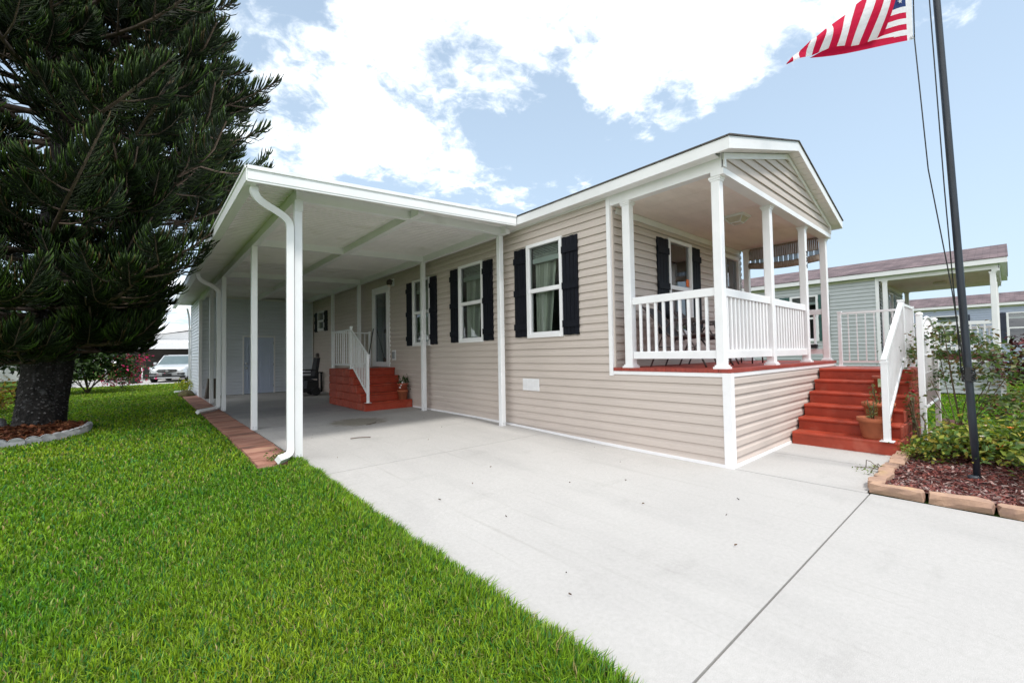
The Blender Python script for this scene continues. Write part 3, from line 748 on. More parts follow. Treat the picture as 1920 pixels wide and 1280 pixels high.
# ------------------------------------------------------------------ moulded red steps
def steps(R, T, a0, run, rise, n, b0, b1, aend, zg, side):
    """T(a,b,z) maps to the world; rises along a; block-patterned outer face at b=side"""
    prof = [(a0-.02, zg)]
    for k in range(n):
        a, z = a0+run*k, zg+rise*(k+1)
        zp = zg+rise*k
        if k: prof.append((a+.012, zp))
        prof += [(a+.010 if k else a-.012, z-.052),(a-.014,z-.043),(a-.020,z-.022),(a-.013,z-.006),(a,z)]
    prof += [(aend, zg+rise*n),(aend, zg)]
    mb = MB()
    N = len(prof); 
    lo = [T(a,b0,z) for a,z in prof]; hi = [T(a,b1,z) for a,z in prof]
    for i in range(N): j=(i+1)%N; mb.face([lo[i],lo[j],hi[j],hi[i]])
    mb.face(lo); mb.face(hi[::-1])
    body = mb.build('stair_flight', M['red'], R)
    # outer cheek with a block pattern
    s = 1 if side == b1 else -1
    o0, o1 = side+s*.001, side+s*.020
    mb = MB()
    P = lambda a,b,z: T(a,b,z)
    def bx(a_,b_,c,d,z0,z1,ch=.012):
        i = ch
        p = [P(a_,c,z0),P(b_,c,z0),P(b_,c,z1),P(a_,c,z1)]; q = [P(a_+i,d,z0+i),P(b_-i,d,z0+i),P(b_-i,d,z1-i),P(a_+i,d,z1-i)]
        mb.face(q); 
        for k in range(4): mb.face([p[k],p[(k+1)%4],q[(k+1)%4],q[k]])
    for k in range(n):
        a = a0+run*k; z0, z1 = zg+rise*k, zg+rise*(k+1)
        lead = .17
        bx(a-.004,min(a+lead,aend),o0,o1,z0+.004,z1-.012)
        x = a+lead+.012; off = .0 if k % 2 else .2; first = True
        while x < aend-.03:
            w = .46-(off if first else 0); first = False
            bx(x,min(x+w,aend),o0,o1-.006,z0+.004,z1-.006); x += w+.012
    mb.build('side_panel', M['red_dull'], R)
    return body

def pickets(name, pts_top, pts_bot, n, R, bw=.018, m='alu', rail=.022, top_w=.05):
    """rail panel between two ends: (top a, top b), (bottom a, bottom b)"""
    (ta,tb),(ba,bb) = [[Vector(p) for p in q] for q in (pts_top,pts_bot)]
    r = MB().tube([ta,tb],rail*1.25,4,phase=math.pi/4,sm=False,up=(0,0,1)).build(name, M[m], R)
    MB().tube([ba,bb],rail,4,phase=math.pi/4,sm=False,up=(0,0,1)).build('bottom_rail', M[m], r)
    for k in range(n):
        f = (k+.8)/(n+.6); a, b = ba.lerp(bb,f), ta.lerp(tb,f)
        MB().box(a.x-bw/2,a.x+bw/2,a.y-bw/2,a.y+bw/2,a.z,b.z).build('picket', M[m], r)
    return r
def rpost(R, x, y, z0, z1, w=.055, m='alu'):
    mb = MB(); mb.bbox(x-w/2,x+w/2,y-w/2,y+w/2,z0,z1,.004); mb.box(x-w/2-.006,x+w/2+.006,y-w/2-.006,y+w/2+.006,z1-.02,z1+.008); mb.box(x-w/2-.035,x+w/2+.035,y-w/2-.035,y+w/2+.035,z0,z0+.008)
    return mb.build('rail_post', M[m], R)

FSR = thing('front_steps', 'brick-red moulded steps with white picket handrail leading up to the front porch', 'steps', (3.2,-.6,0))
Tx = lambda a,b,z: (a,b,z)
steps(FSR,Tx,2.03,.296,.174,6,-1.19,-.04,4.70,0,-1.19)
yr = -1.10; zl = 1.044
rpost(FSR,2.02,yr,.174,1.19,.07); rpost(FSR,3.56,yr,zl,2.09,.07); rpost(FSR,4.62,yr,zl,2.05); rpost(FSR,4.60,-.12,zl,2.05)
pickets('handrail',((1.985,yr,1.20),(3.56,yr,2.04)),((2.05,yr,.42),(3.53,yr,1.20)),13,FSR,.020,rail=.03)
pickets('railing',((3.59,yr,2.03),(4.60,yr,2.03)),((3.59,yr,1.13),(4.60,yr,1.13)),9,FSR)
pickets('railing',((4.60,-.15,2.02),(4.62,-1.08,2.02)),((4.60,-.15,1.13),(4.62,-1.08,1.13)),7,FSR)

BSR = thing('back_steps', 'brick-red moulded steps with white picket railings up to the side door under the carport', 'steps', (-.6,9,0))
Ty = lambda a,b,z: (b,a,z)
ZB = gz(8)
steps(BSR,Ty,7.74,.24,.196,5,-1.24,-.03,10.2,ZB,-1.24)
zl = ZB+.98; xr = -1.19
rpost(BSR,xr,7.68,ZB+.196,1.42); rpost(BSR,xr,8.74,zl,2.14); rpost(BSR,xr,10.12,zl,2.10); rpost(BSR,-.14,10.12,zl,2.10)
pickets('handrail',((xr,7.66,1.40),(xr,8.74,2.06)),((xr,7.72,.50),(xr,8.74,1.20)),10,BSR)
pickets('railing',((xr,8.77,2.06),(xr,10.1,2.06)),((xr,8.77,1.17),(xr,10.1,1.17)),8,BSR)
pickets('railing',((xr+.03,10.12,2.06),(-.16,10.12,2.06)),((xr+.03,10.12,1.17),(-.16,10.12,1.17)),6,BSR)

# ------------------------------------------------------------------ neighbouring homes
def neighbor(ox, oy, PDn, Ln, sid, shut, label, wins, sz=1.0, grp=None):
    H = thing('mobile_home', label, 'house', (ox,oy,0), grp)
    p = shell(H, ox, oy, PDn, Ln, sid, 'shingle_plum', 'deck_dark')
    X = lambda x: ox+x
    Y = lambda y: oy+y
    FN = Frame('x', ox, -1); FPn = Frame('y', Y(PDn), -1)
    op = [(Y(a)+.02,Y(b)-.02,c+.02,d-.02) for a,b,c,d in wins]
    mb = MB(); siding(mb,'x',ox,-1,Y(PDn+.06),Y(Ln),.02,3.705,op); mb.build('side_wall', M[sid], H)
    mb = MB(); siding(mb,'x',ox,-1,Y(.06),Y(PDn+.06),.02,.92); siding(mb,'y',oy,-1,X(.06),X(W),.02,.92); mb.build('skirting', M[sid], H)
    mb = MB(); siding(mb,'y',Y(PDn),-1,X(.03),X(W),1.15,3.52,[(X(1.5),X(2.3),1.66,3.28)],zb=1.15); mb.build('porch_wall', M[sid], H)
    MB().box(X(-.036),X(.06),Y(-.034),Y(.07),0,.93).build('corner_trim', M['white'], H); MB().box(X(-.034),X(.0),Y(PDn),Y(PDn+.09),.93,3.66).build('corner_trim', M['white'], H)
    mb = MB(); mb.box(X(-.03),X(0),Y(.071),Y(PDn),.921,1.0); mb.box(X(.061),X(W),Y(-.03),Y(0),.921,1.0); mb.build('deck_edge_trim', M['white'], H)
    mb = MB(); mb.box(X(-.028),X(0),Y(.0),Y(PDn-.01),1.001,1.059); mb.build('deck_rim', M['deck_dark'], H)
    mb = MB(); mb.box(X(-.03),X(-.0),Y(PDn+.1),Y(Ln),3.56,3.652); mb.build('frieze_trim', mat('pale_olive_trim',(.55,.55,.42),.6), H)
    for a, b, c, d in wins:
        window(FN,Y(a),Y(b),c,d,H,None,True,glass='glass')
        if shut: shutter(FN,Y(a)-.33,Y(a)-.01,c,d,H,shut); shutter(FN,Y(b)+.01,Y(b)+.33,c,d,H,shut)
    window(FPn,X(1.5),X(2.3),1.64,3.3,H,None,True)
    if shut: shutter(FPn,X(1.15),X(1.49),1.66,3.28,H,shut); shutter(FPn,X(2.31),X(2.65),1.66,3.28,H,shut)
    for x, y in ((.005,.05),(1.6,.05),(3.2,.05),(4.55,.05),(.005,PDn-.2),(4.55,PDn-.2)): post(X(x),Y(y),1.15,3.515 if y > 1 else 3.46,.12,H)
    railing('porch_railing',(X(.065),Y(.175)),(X(.065),Y(PDn-.205)),1.275,2.10,15,H)
    railing('porch_railing',(X(.13),Y(.11)),(X(1.6),Y(.11)),1.275,2.10,10,H)
    railing('porch_railing',(X(4.61),Y(.175)),(X(4.61),Y(PDn-.205)),1.275,2.10,15,H)
    if sz != 1: H.scale = (1,1,sz)
    return H
N1 = neighbor(12.75,-2.05,2.55,18,'siding_sage','shutter_teal','sage green home with plum-brown roof and open white-railed porch, next door on the right',[(4.2,5.06,1.65,3.275),(6.3,6.9,2.2,3.27),(9.5,10.3,1.65,3.275)])
cl2 = MB().box(14.6,14.9,-.9,-.6,3.44,3.52).build('ceiling_lamp', M['frosted'], N1)
N2 = neighbor(25.6,-11.0,2.4,22,'siding_blue','shutter_navy','blue-grey home with plum-brown roof glimpsed beyond the sage green one',[(8.0,8.85,1.65,3.275),(10.35,11.4,1.65,3.275),(13.2,14.0,1.65,3.275),(4,4.9,1.65,3.275)],.90)
# white picket steps rail seen beside the blue-grey home
# ------------------------------------------------------------------ things on the porch and round the house
ORD = ['first','second','third','fourth','fifth','sixth','seventh','eighth','ninth','tenth','eleventh','twelfth','thirteenth','fourteenth']
def patio_chair(loc, rz, label):
    t = thing('patio_chair', label, 'chair', (0,0,0), 'sling chairs on the porch')
    for s in (-.28,.28):
        fr = MB()
        fr.tube(smooth([(-.50,s,.90),(-.40,s,.82),(-.14,s,.48),(-.06,s,.42),(.04,s,.42),(.38,s,.46),(.46,s,.42)],2),.016,6)
        fr.tube(smooth([(-.36,s*1.08,.0),(-.24,s*1.08,.30),(-.10,s*1.08,.62),(.02,s*1.08,.66),(.24,s*1.08,.65),(.33,s*1.08,.60)],2),.013,6)
        fr.tube(smooth([(.40,s*1.08,.0),(.30,s*1.08,.22),(.10,s*1.08,.50),(.06,s*1.08,.65)],1),.013,6)
        fr.build('side_frame', M['brown_frame'], t)
    sl = MB(); pr = smooth([(-.49,0,.885),(-.39,0,.805),(-.15,0,.47),(-.06,0,.405),(.04,0,.40),(.38,0,.445)],2)
    for a, b in zip(pr, pr[1:]): sl.hexa([(a.x,-.265,a.z-.006),(b.x,-.265,b.z-.006),(b.x,.265,b.z-.006),(a.x,.265,a.z-.006),(a.x,-.265,a.z+.004),(b.x,-.265,b.z+.004),(b.x,.265,b.z+.004),(a.x,.265,a.z+.004)])
    sl.build('sling_seat', M['sling'], t)
    cb = MB()
    for p in ((-.25,.28),(.33,.16),(-.06,.39)): cb.tube([(p[0],-.29,p[1]),(p[0],.29,p[1])],.010,6)
    cb.build('cross_bar', M['brown_frame'], t)
    ar = MB()
    for s in (-.30,.30): ar.box(-.08,.28,s-.022,s+.022,.655,.675)
    ar.build('armrest', M['brown_frame'], t)
    t.location = loc; t.rotation_euler = (0,0,rz)
    return t
patio_chair((.72,.93,1.15), rad(-80), 'charcoal sling patio chair behind the side railing, nearest the driveway')
patio_chair((1.62,.98,1.15), rad(-76), 'charcoal sling patio chair further along the porch, beside the corner post')
# small footstool seen between the chairs
t = thing('side_table', 'low dark metal side table on the porch beyond the two sling chairs', 'table', (2.55,.75,1.15))
mb = MB(); mb.box(2.33,2.77,.55,.95,1.52,1.545); mb.build('tabletop', M['sling'], t)
for x, y in ((2.36,.58),(2.74,.58),(2.36,.92),(2.74,.92)): MB().tube([(x,y,1.52),(x+(x-2.55)*.2,y,1.15)],.012,6).build('leg', M['brown_frame'], t)
# bamboo roll-up blind
t = thing('roll_up_blind', 'brown bamboo roll-up blind half raised under the porch ceiling', 'blind', (4.61,.8,3.2))
mb = MB(); y = .16
while y < 1.39: mb.box(4.595,4.605,y,y+.028,3.27,3.515); y += .032
mb.build('slats', M['bamboo'], t)
mb = MB(); n = 14
for k in range(n):
    a, b = .16+1.22*k/n, .16+1.22*(k+1)/n-.012
    mb.box(4.612,4.618,a,b,3.14,3.29)
mb.build('lining', mat('pale_blue_cloth',(.45,.58,.78),.8,.15,20,stretch=(1,6,1)), t)
mb = MB(); pts = [(4.60,.15+1.25*f,3.12-.05*math.sin(math.pi*f)+.04*f) for f in [i/12 for i in range(13)]]
mb.tube(pts,.068,9); mb.build('roll', M['bamboo'], t)
MB().box(4.59,4.625,.14,1.40,3.485,3.5145).build('headrail', M['bamboo'], t)
# solar lamp on the rail at the right of the porch
t = thing('solar_light', 'small black solar spotlight clipped to the far porch railing', 'lamp', (4.56,.28,1.36))
mb = MB(); mb.hexa([(4.50,.22,1.385),(4.58,.22,1.385),(4.58,.36,1.385),(4.50,.36,1.385),(4.50,.22,1.44),(4.58,.22,1.46),(4.58,.36,1.46),(4.50,.36,1.44)]); mb.build('housing', M['black'], t)
MB().box(4.495,4.575,.225,.355,1.463,1.472).build('solar_panel', M['white'], t)
# pots
def leafcloud(name, P, Nrm, size, cols, m, parent, jit=.6, aspect=.55):
    """folded diamond leaves at P facing roughly Nrm"""
    n = len(P); P = np.asarray(P); Nrm = np.asarray(Nrm)+rng.normal(0,jit,(n,3)); Nrm /= np.linalg.norm(Nrm,axis=1,keepdims=True)
    a = rng.normal(0,1,(n,3)); a -= Nrm*(a*Nrm).sum(1,keepdims=True); a /= np.linalg.norm(a,axis=1,keepdims=True); b = np.cross(Nrm,a)
    s = size*rng.uniform(.6,1.3,(n,1))
    V = np.stack([P-a*s*.5, P+b*s*aspect*.5+Nrm*s*.10, P+a*s*.5-Nrm*s*.05, P-b*s*aspect*.5+Nrm*s*.10],1).reshape(-1,3)
    i = np.arange(n)*4
    L = np.stack([i,i+1,i+2, i,i+2,i+3],1).ravel(); S = np.arange(2*n)*3; T = np.full(2*n,3)
    c = np.asarray(cols)[rng.integers(0,len(cols),n)]*rng.uniform(.7,1.3,(n,1))
    return bulk(name,V,L,S,T,m,parent,np.repeat(c,4,0))
GREENS = [(.06,.13,.03),(.09,.17,.035),(.045,.10,.03),(.13,.19,.05)]
def pot(x, y, z, r, h, label, m='terracotta', grp='potted plants on the steps', plant=True, seed=0, ph=.3):
    t = thing('potted_plant', label, 'potted plant', (x,y,z), grp)
    MB().lathe([(r*.70,0),(r*.74,.01),(r*.93,h*.80),(r*1.03,h*.80),(r*1.06,h),(r*.96,h),(r*.90,h*.86)],(x,y,z),24).build('pot', M[m], t)
    MB().lathe([(r*.89,h*.84),(.01,h*.88)],(x,y,z),20).build('soil', M['soil'], t)
    if plant:
        rr = random.Random(seed); mb = MB(); Ps = []; Ns = []
        for k in range(3):
            dx, dy = rr.uniform(-.05,.05), rr.uniform(-.05,.05); hh = ph*rr.uniform(.6,1)
            mb.tube([(x+dx*.4,y+dy*.4,z+h*.86),(x+dx,y+dy,z+h+hh*.5),(x+dx*1.5,y+dy*1.5,z+h+hh)],.006,5)
            for j in range(24):
                f = j/24; a = rr.uniform(0,6.28)
                Ps.append((x+dx*(1+f*.5)+.035*math.cos(a),y+dy*(1+f*.5)+.035*math.sin(a),z+h+hh*f)); Ns.append((math.cos(a),math.sin(a),.6))
        mb.build('stem', M['stem'], t)
        leafcloud('foliage',Ps,Ns,.055,[(.10,.15,.05),(.16,.18,.06),(.22,.24,.10)],M['leaf'],t,aspect=.24)
    return t
pot(2.19,-.945,.175,.175,.27,'terracotta pot with a short spiky plant, on the lowest front step',seed=1,ph=.26)
pot(2.50,-.95,.348,.175,.27,'terracotta pot with a spindly plant, on the second front step',seed=2,ph=.26)
t = pot(3.10,-.955,.696,.15,.26,'red pot with a picture tag and no visible plant, on the fourth front step','terra_red',plant=False)
mb = MB(); mb.hexa([(2.93,-.99,.80),(2.945,-.885,.80),(2.947,-.885,.80),(2.932,-.99,.80),(2.93,-.99,.92),(2.945,-.885,.92),(2.947,-.885,.92),(2.932,-.99,.92)]); mb.build('tag', mat('plant_tag',(.55,.60,.42),.5,.4,30,c2=(.16,.30,.12)), t)
t = thing('potted_plant','stacked terracotta pots with a small white-flowered plant on the lowest carport step','potted plant',(-.22,7.86,ZB+.196),'potted plants on the steps')
MB().lathe([(.10,0),(.125,.19),(.135,.19),(.135,.235),(.12,.235)],(-.22,7.86,ZB+.197),20).build('pot', M['terracotta'], t)
MB().lathe([(.115,.2355),(.12,.36),(.13,.36),(.132,.40),(.118,.40),(.10,.36)],(-.22,7.86,ZB+.197),20).build('upper_pot', M['terra_red'], t)
Pp = rng.normal(0,1,(90,3))*np.array([.10,.09,.07])+np.array([-.16,7.9,ZB+.66]); leafcloud('foliage',Pp,rng.normal(0,1,(90,3)),.07,[(.03,.07,.02),(.05,.10,.03)],M['leaf'],t)
mb = MB()
for k in range(3): mb.blob((-.33+.03*k,7.78,ZB+.5+.06*k),.022,seed=k)
mb.build('flower', M['white'], t)
# broom against the wall by the side door
t = thing('broom','dark-handled broom leaning beside the side door','broom',(-.12,9.96,zl))
MB().tube([(-.26,9.93,zl+.22),(-.06,10.02,zl+1.12)],.013,8).build('handle', M['black'], t)
mb = MB(); mb.hexa([(-.36,9.88,zl),(-.22,9.88,zl),(-.22,9.98,zl),(-.36,9.98,zl),(-.30,9.90,zl+.25),(-.23,9.90,zl+.25),(-.23,9.96,zl+.25),(-.30,9.96,zl+.25)]); mb.build('bristles', M['bamboo'], t)
# black mobility scooter parked behind the steps
zg = gz(14)
t = thing('mobility_scooter','black mobility scooter parked in the shade beyond the carport steps','scooter',(-1.0,13.6,zg))
mb = MB(); mb.box(-1.42,-.62,13.32,13.86,zg+.12,zg+.24); mb.hexa([(-1.0,13.34,zg+.24),(-.62,13.34,zg+.24),(-.62,13.84,zg+.24),(-1.0,13.84,zg+.24),(-.95,13.38,zg+.50),(-.64,13.38,zg+.50),(-.64,13.8,zg+.50),(-.95,13.8,zg+.50)]); mb.build('chassis', M['black'], t)
for x, y in ((-.72,13.28),(-.72,13.90),(-1.36,13.36),(-1.36,13.82)):
    w = MB(); w.tube([(x,y-.05,zg+.135),(x,y+.05,zg+.135)],.135,16); w.build('wheel', M['tyre'], t)
mb = MB(); mb.bbox(-1.12,-.62,13.33,13.85,zg+.56,zg+.66,.03); mb.build('seat', M['sling'], t)
mb = MB(); mb.hexa([(-.74,13.35,zg+.64),(-.64,13.35,zg+.64),(-.64,13.83,zg+.64),(-.74,13.83,zg+.64),(-.64,13.38,zg+1.28),(-.54,13.38,zg+1.28),(-.54,13.8,zg+1.28),(-.64,13.8,zg+1.28)]); mb.build('backrest', M['sling'], t)
mb = MB(); mb.bbox(-.62,-.53,13.5,13.68,zg+1.29,zg+1.44,.03); mb.build('headrest', M['brown_frame'], t)
for y in (13.30,13.88): MB().box(-1.05,-.68,y-.03,y+.03,zg+.84,zg+.88).tube([(-.70,y,zg+.62),(-.70,y,zg+.84)],.018,6).build('armrest', M['black'], t)
mb = MB(); mb.tube([(-1.45,13.59,zg+.2),(-1.30,13.59,zg+.98)],.03,8); mb.tube([(-1.30,13.34,zg+.98),(-1.30,13.84,zg+.98)],.018,8); mb.box(-1.38,-1.26,13.5,13.68,zg+.9,zg+1.02); mb.build('tiller', M['black'], t)
t = thing('side_table','low dark table with a grey tub beneath it beyond the black scooter','table',(-.45,14.95,zg))
mb = MB(); mb.box(-.85,-.06,14.7,15.2,zg+.70,zg+.74); mb.build('tabletop', M['black'], t)
for x, y in ((-.81,14.74),(-.10,14.74),(-.81,15.16),(-.10,15.16)): MB().box(x-.025,x+.025,y-.025,y+.025,zg,zg+.70).build('leg', M['black'], t)
mb = MB(); mb.box(-.77,-.14,14.78,15.12,zg+.12,zg+.15); mb.build('shelf', M['black'], t)
t = tag(MB().bbox(-.70,-.36,14.8,15.1,zg+.151,zg+.48,.02).build('storage_tub', M['sling']),'dark tub on the lower shelf of the low table under the carport','tub')
# tapered dark stand by the shed corner
t = thing('planter','tapered dark woven planter standing by the shed corner','planter',(-3.42,15.15,gz(15)))
z = gz(15); a = (-3.42,15.15)
mb = MB(); mb.hexa([(a[0]-.21,a[1]-.21,z),(a[0]+.21,a[1]-.21,z),(a[0]+.21,a[1]+.21,z),(a[0]-.21,a[1]+.21,z),(a[0]-.13,a[1]-.13,z+.62),(a[0]+.13,a[1]-.13,z+.62),(a[0]+.13,a[1]+.13,z+.62),(a[0]-.13,a[1]+.13,z+.62)]); mb.build('body', mat('dark_weave',(.075,.06,.05),.9,.4,30,bump=.5,bscale=50,stretch=(1,1,3)), t)
mb = MB(); mb.box(a[0]-.225,a[0]+.225,a[1]-.225,a[1]+.225,z,z+.05); mb.box(a[0]-.14,a[0]+.14,a[1]-.14,a[1]+.14,z+.62,z+.645); mb.build('rim', M['brown_frame'], t)
# twigs on the slab
def twig(pts, label):
    return tag(MB().tube([(x,y,gz(y)+.014) for x,y in smooth2(pts)],[.007]*len(smooth2(pts)),5).build('twig', M['wood']), label, 'twig', 'twigs on the driveway')
def smooth2(p): return [(v.x,v.y) for v in smooth([(a,b,0) for a,b in p],2)]
twig([(-2.72,4.62),(-2.58,4.62),(-2.44,4.52)],'curved brown twig lying on the concrete near the front carport post')
twig([(-2.02,5.72),(-1.88,5.78),(-1.76,5.90)],'small twig beside the oil stain in the carport')
# ------------------------------------------------------------------ flagpole and flag
fx, fy = 1.165, -1.875
lean = lambda z: (fx-.036*z*.757+.027, fy+.036*z*.654-.024)
t = thing('flagpole','tall dark slate flagpole rising from the mulch bed by the front steps','flagpole',(fx,fy,.03))
zs_ = [.03,.35,.36,1.0,3,6.2,9]; rs_ = [.027,.027,.031,.031,.030,.028,.026]
MB().tube([(*lean(z),z) for z in zs_],rs_,20).lathe([(.05,0),(.047,.04),(.03,.05)],(fx,fy,.02),16).build('pole', M['pole'], t)
mb = MB(); c = lean(1.08)
for k in range(10): mb.tube([(c[0]-.046*math.cos(a)-.005,c[1]+.048*math.sin(a),1.03+.012*k+.02*math.sin(2*a+k)) for a in [i*.7 for i in range(10)]],.006,5)
mb.box(c[0]-.065,c[0]-.028,c[1]-.02,c[1]+.02,1.02,1.16); mb.build('cleat', M['black'], t)
R_ = Vector((.757,-.654,0)); U_ = Vector((0,0,1)); F_ = Vector((.654,.757,0))
def along(z, du, dn=0): c = lean(z); return Vector((c[0],c[1],z))+R_*du-F_*dn
mb = MB()
mb.tube([along(1.1,-.055,.02),along(2.0,-.10,.0),along(3.2,-.235,0),along(4.56,-.285,.02)],.0055,5)
mb.tube([along(4.56,-.285,.02),along(5.4,-.22,0),along(6.5,-.15,0),along(9,-.05,0)],.0055,5)
mb.tube([along(1.1,-.05,-.02),along(3,-.085,0),along(9,-.055,0)],.0055,5)
mb.build('halyard', M['rope'], t)
# flag: drawn on its own cloth plane, fly end folded forward
M['flag_red'] = leaf_mat('flag_red', .45, .7, .1, (1,1,1)); 
def flag_mat(name, c, tr):
    m, nt, b, N, K = new_mat(name); b.inputs['Base Color'].default_value = (*c,1); b.inputs['Roughness'].default_value = .75; b.inputs['Specular IOR Level'].default_value=.15
    tc = N('ShaderNodeTexCoord'); w = N('ShaderNodeTexNoise'); w.inputs['Scale'].default_value = 18; w.inputs['Detail'].default_value=3; K(tc.outputs['Object'], w.inputs['Vector'])
    bp = N('ShaderNodeBump'); bp.inputs['Strength'].default_value=.35; bp.inputs['Distance'].default_value=.02; K(w.outputs['Fac'], bp.inputs['Height']); K(bp.outputs['Normal'], b.inputs['Normal'])
    t_ = N('ShaderNodeBsdfTranslucent'); t_.inputs['Color'].default_value = (*c,1); s = N('ShaderNodeMixShader'); s.inputs[0].default_value = tr
    K(b.outputs[0], s.inputs[1]); K(t_.outputs[0], s.inputs[2]); K(s.outputs[0], nt.nodes['Material Output'].inputs['Surface']); return m
FM = [flag_mat('flag_red_cloth',(.62,.012,.06),.45), flag_mat('flag_white_cloth',(.82,.82,.84),.4), flag_mat('flag_blue_cloth',(.02,.045,.16),.3)]
c0 = along(4.56,-.285,.02)
S_ = .00143
def fp(cx, cy, n=0): return c0+R_*((cx-1108)*S_)+U_*((278-cy)*S_)-F_*n
fl = thing('flag','red, white and blue striped flag flying folded over beside the dark pole','flag',tuple(c0))
def lerp2(a, b, f): return (a[0]+(b[0]-a[0])*f, a[1]+(b[1]-a[1])*f)
mb = MB()
Lw = [(150,476),(190,462),(240,437),(293,420),(345,404),(392,385),(452,366),(505,359),(566,350),(622,345),(686,330),(742,318),(798,303),(838,285)]
Up = [(150,472),(210,402),(256,372),(325,309),(364,284),(446,214),(496,178),(596,108),(665,45),(742,-10),(815,-60),(880,-100),(940,-130),(990,-150)]
nb = 10
for k in range(13):
    mi = k % 2
    for j in range(nb):
        f0, f1 = j/nb, (j+1)/nb
        def q(i, f):
            p = lerp2(Lw[i],Up[i],f); bow = math.sin(f*math.pi)*(6+2.0*i)
            return fp(p[0]-bow*.55, p[1]-bow*.35, .05+.10*math.sin(math.pi*f)*(i/13)+.02*math.sin(i*1.1+f*4))
        mb.face([q(k,f0),q(k+1,f0),q(k+1,f1),q(k,f1)],mi,True)
mb.build('fly_end', FM, fl)
mb = MB()
def row(y_h, y_l, x_l, y_h2, y_l2, x_l2, mi, bulge=0):
    n = 8
    for j in range(n):
        f0, f1 = j/n, (j+1)/n
        def q(top, f):
            xl, yh, yl = (x_l,y_h,y_l) if top else (x_l2,y_h2,y_l2)
            x = 1056+(xl-1056)*f; y = yh+(yl-yh)*f+bulge*math.sin(math.pi*f)
            return fp(x,y,.012*math.sin(6*f)+.0)
        mb.face([q(1,f0),q(1,f1),q(0,f1),q(0,f0)],mi,True)
row(36,92,860,80,134,830,1); row(80,134,830,124,182,812,0); row(124,182,812,166,226,796,1); row(166,226,796,209,270,780,0); row(209,270,780,250,316,740,1)
row(246,296,545,290,405,345,0,14)
row(-20,30,890,36,92,860,2); row(-240,-180,800,-20,30,890,2)
n = 8
mb.face([fp(1056,-245),fp(1056,292),fp(1098,282),fp(1104,-245)],1)
b_ = mb.build('hoist_end', FM, fl)
mb = MB(); rr = random.Random(5)
for (sx, sy) in ((1004,8),(930,38),(945,-40),(1030,-60),(985,-95),(910,-75)):
    p = []
    for k in range(10):
        a = math.pi/2+k*math.pi/5+.2; r_ = (19 if k % 2 == 0 else 8)
        p.append(fp(sx+r_*math.cos(a),sy-r_*math.sin(a),.018))
    ctr = fp(sx,sy,.018)
    for k in range(10): mb.face([ctr,p[k],p[(k+1)%10]],1)
mb.build('star', FM, b_)
mb = MB(); g = fp(1084,270,.01); mb.tube([g+R_*.012*math.cos(a)+U_*.012*math.sin(a) for a in [i*.63 for i in range(11)]],.004,5); mb.tube([fp(1088,270,.01),fp(1110,278,.0)],.004,5); mb.build('grommet', M['rim'], fl)
# ------------------------------------------------------------------ white garden trellis along the steps
t = thing('garden_trellis','white metal trellis with arched top beside the red front steps','trellis',(3.8,-1.33,0))
tx0, tx1, ty = 2.90, 4.75, -1.36
for x in (tx0,tx1): 
    mb = MB(); mb.bbox(x-.034,x+.034,ty-.034,ty+.034,.0,1.80,.006); mb.blob((x,ty,1.82),(.045,.045,.035),nu=10,nv=6,amp=0); mb.build('post', M['white'], t)
mb = MB(); arc = [(tx0+(tx1-tx0)*f,ty,1.62+.20*math.sin(math.pi*f)) for f in [i/12 for i in range(13)]]
mb.tube(arc,.022,6); mb.tube([(tx0,ty,.52),(tx1,ty,.52)],.022,6); mb.tube([(tx0,ty,1.25),(tx1,ty,1.25)],.014,6); mb.build('rail', M['white'], t)
mb = MB()
for k in range(1,14):
    f = k/14; x = tx0+(tx1-tx0)*f; mb.tube([(x,ty,.52),(x,ty,1.62+.20*math.sin(math.pi*f))],.006,5)
for z in (.75,1.0,1.45): mb.tube([(tx0,ty,z),(tx1,ty,z)],.005,5)
mb.build('lattice', M['white'], t)
# ------------------------------------------------------------------ edging stones
def stone(x, y, lx, ly, h, rz, name, m, label, grp, cat, seed, z=0):
    rr = random.Random(seed); mb = MB(); nx_, ny_, nz_ = 5,3,3
    j = lambda s: rr.uniform(-s,s)
    g = {}
    for i in range(nx_):
        for k in range(ny_):
            for l in range(nz_):
                u, v, w = i/(nx_-1)*2-1, k/(ny_-1)*2-1, l/(nz_-1)
                e = 1-.05*(abs(u)>.9)*(abs(v)>.9)-.03*(w>.9)*((abs(u)>.9)+(abs(v)>.9))
                g[i,k,l] = (u*lx/2*e+j(.007), v*ly/2*e+j(.010), w*h+(j(.007) if w > .1 else 0)-.01)
    ca, sa = math.cos(rz), math.sin(rz)
    tr = lambda p: (x+p[0]*ca-p[1]*sa, y+p[0]*sa+p[1]*ca, z+p[2])
    def quad(a,b,c,d): mb.face([tr(g[a]),tr(g[b]),tr(g[c]),tr(g[d])],0,False)
    for i in range(nx_-1):
        for k in range(ny_-1): quad((i,k,nz_-1),(i+1,k,nz_-1),(i+1,k+1,nz_-1),(i,k+1,nz_-1))
        for l in range(nz_-1): quad((i,0,l),(i+1,0,l),(i+1,0,l+1),(i,0,l+1)); quad((i+1,ny_-1,l),(i,ny_-1,l),(i,ny_-1,l+1),(i+1,ny_-1,l+1))
    for k in range(ny_-1):
        for l in range(nz_-1): quad((0,k+1,l),(0,k,l),(0,k,l+1),(0,k+1,l+1)); quad((nx_-1,k,l),(nx_-1,k+1,l),(nx_-1,k+1,l+1),(nx_-1,k,l+1))
    return tag(mb.build(name, M[m]), label, cat, grp)
ys_ = [-1.42,-1.83,-2.24,-2.66,-3.08]
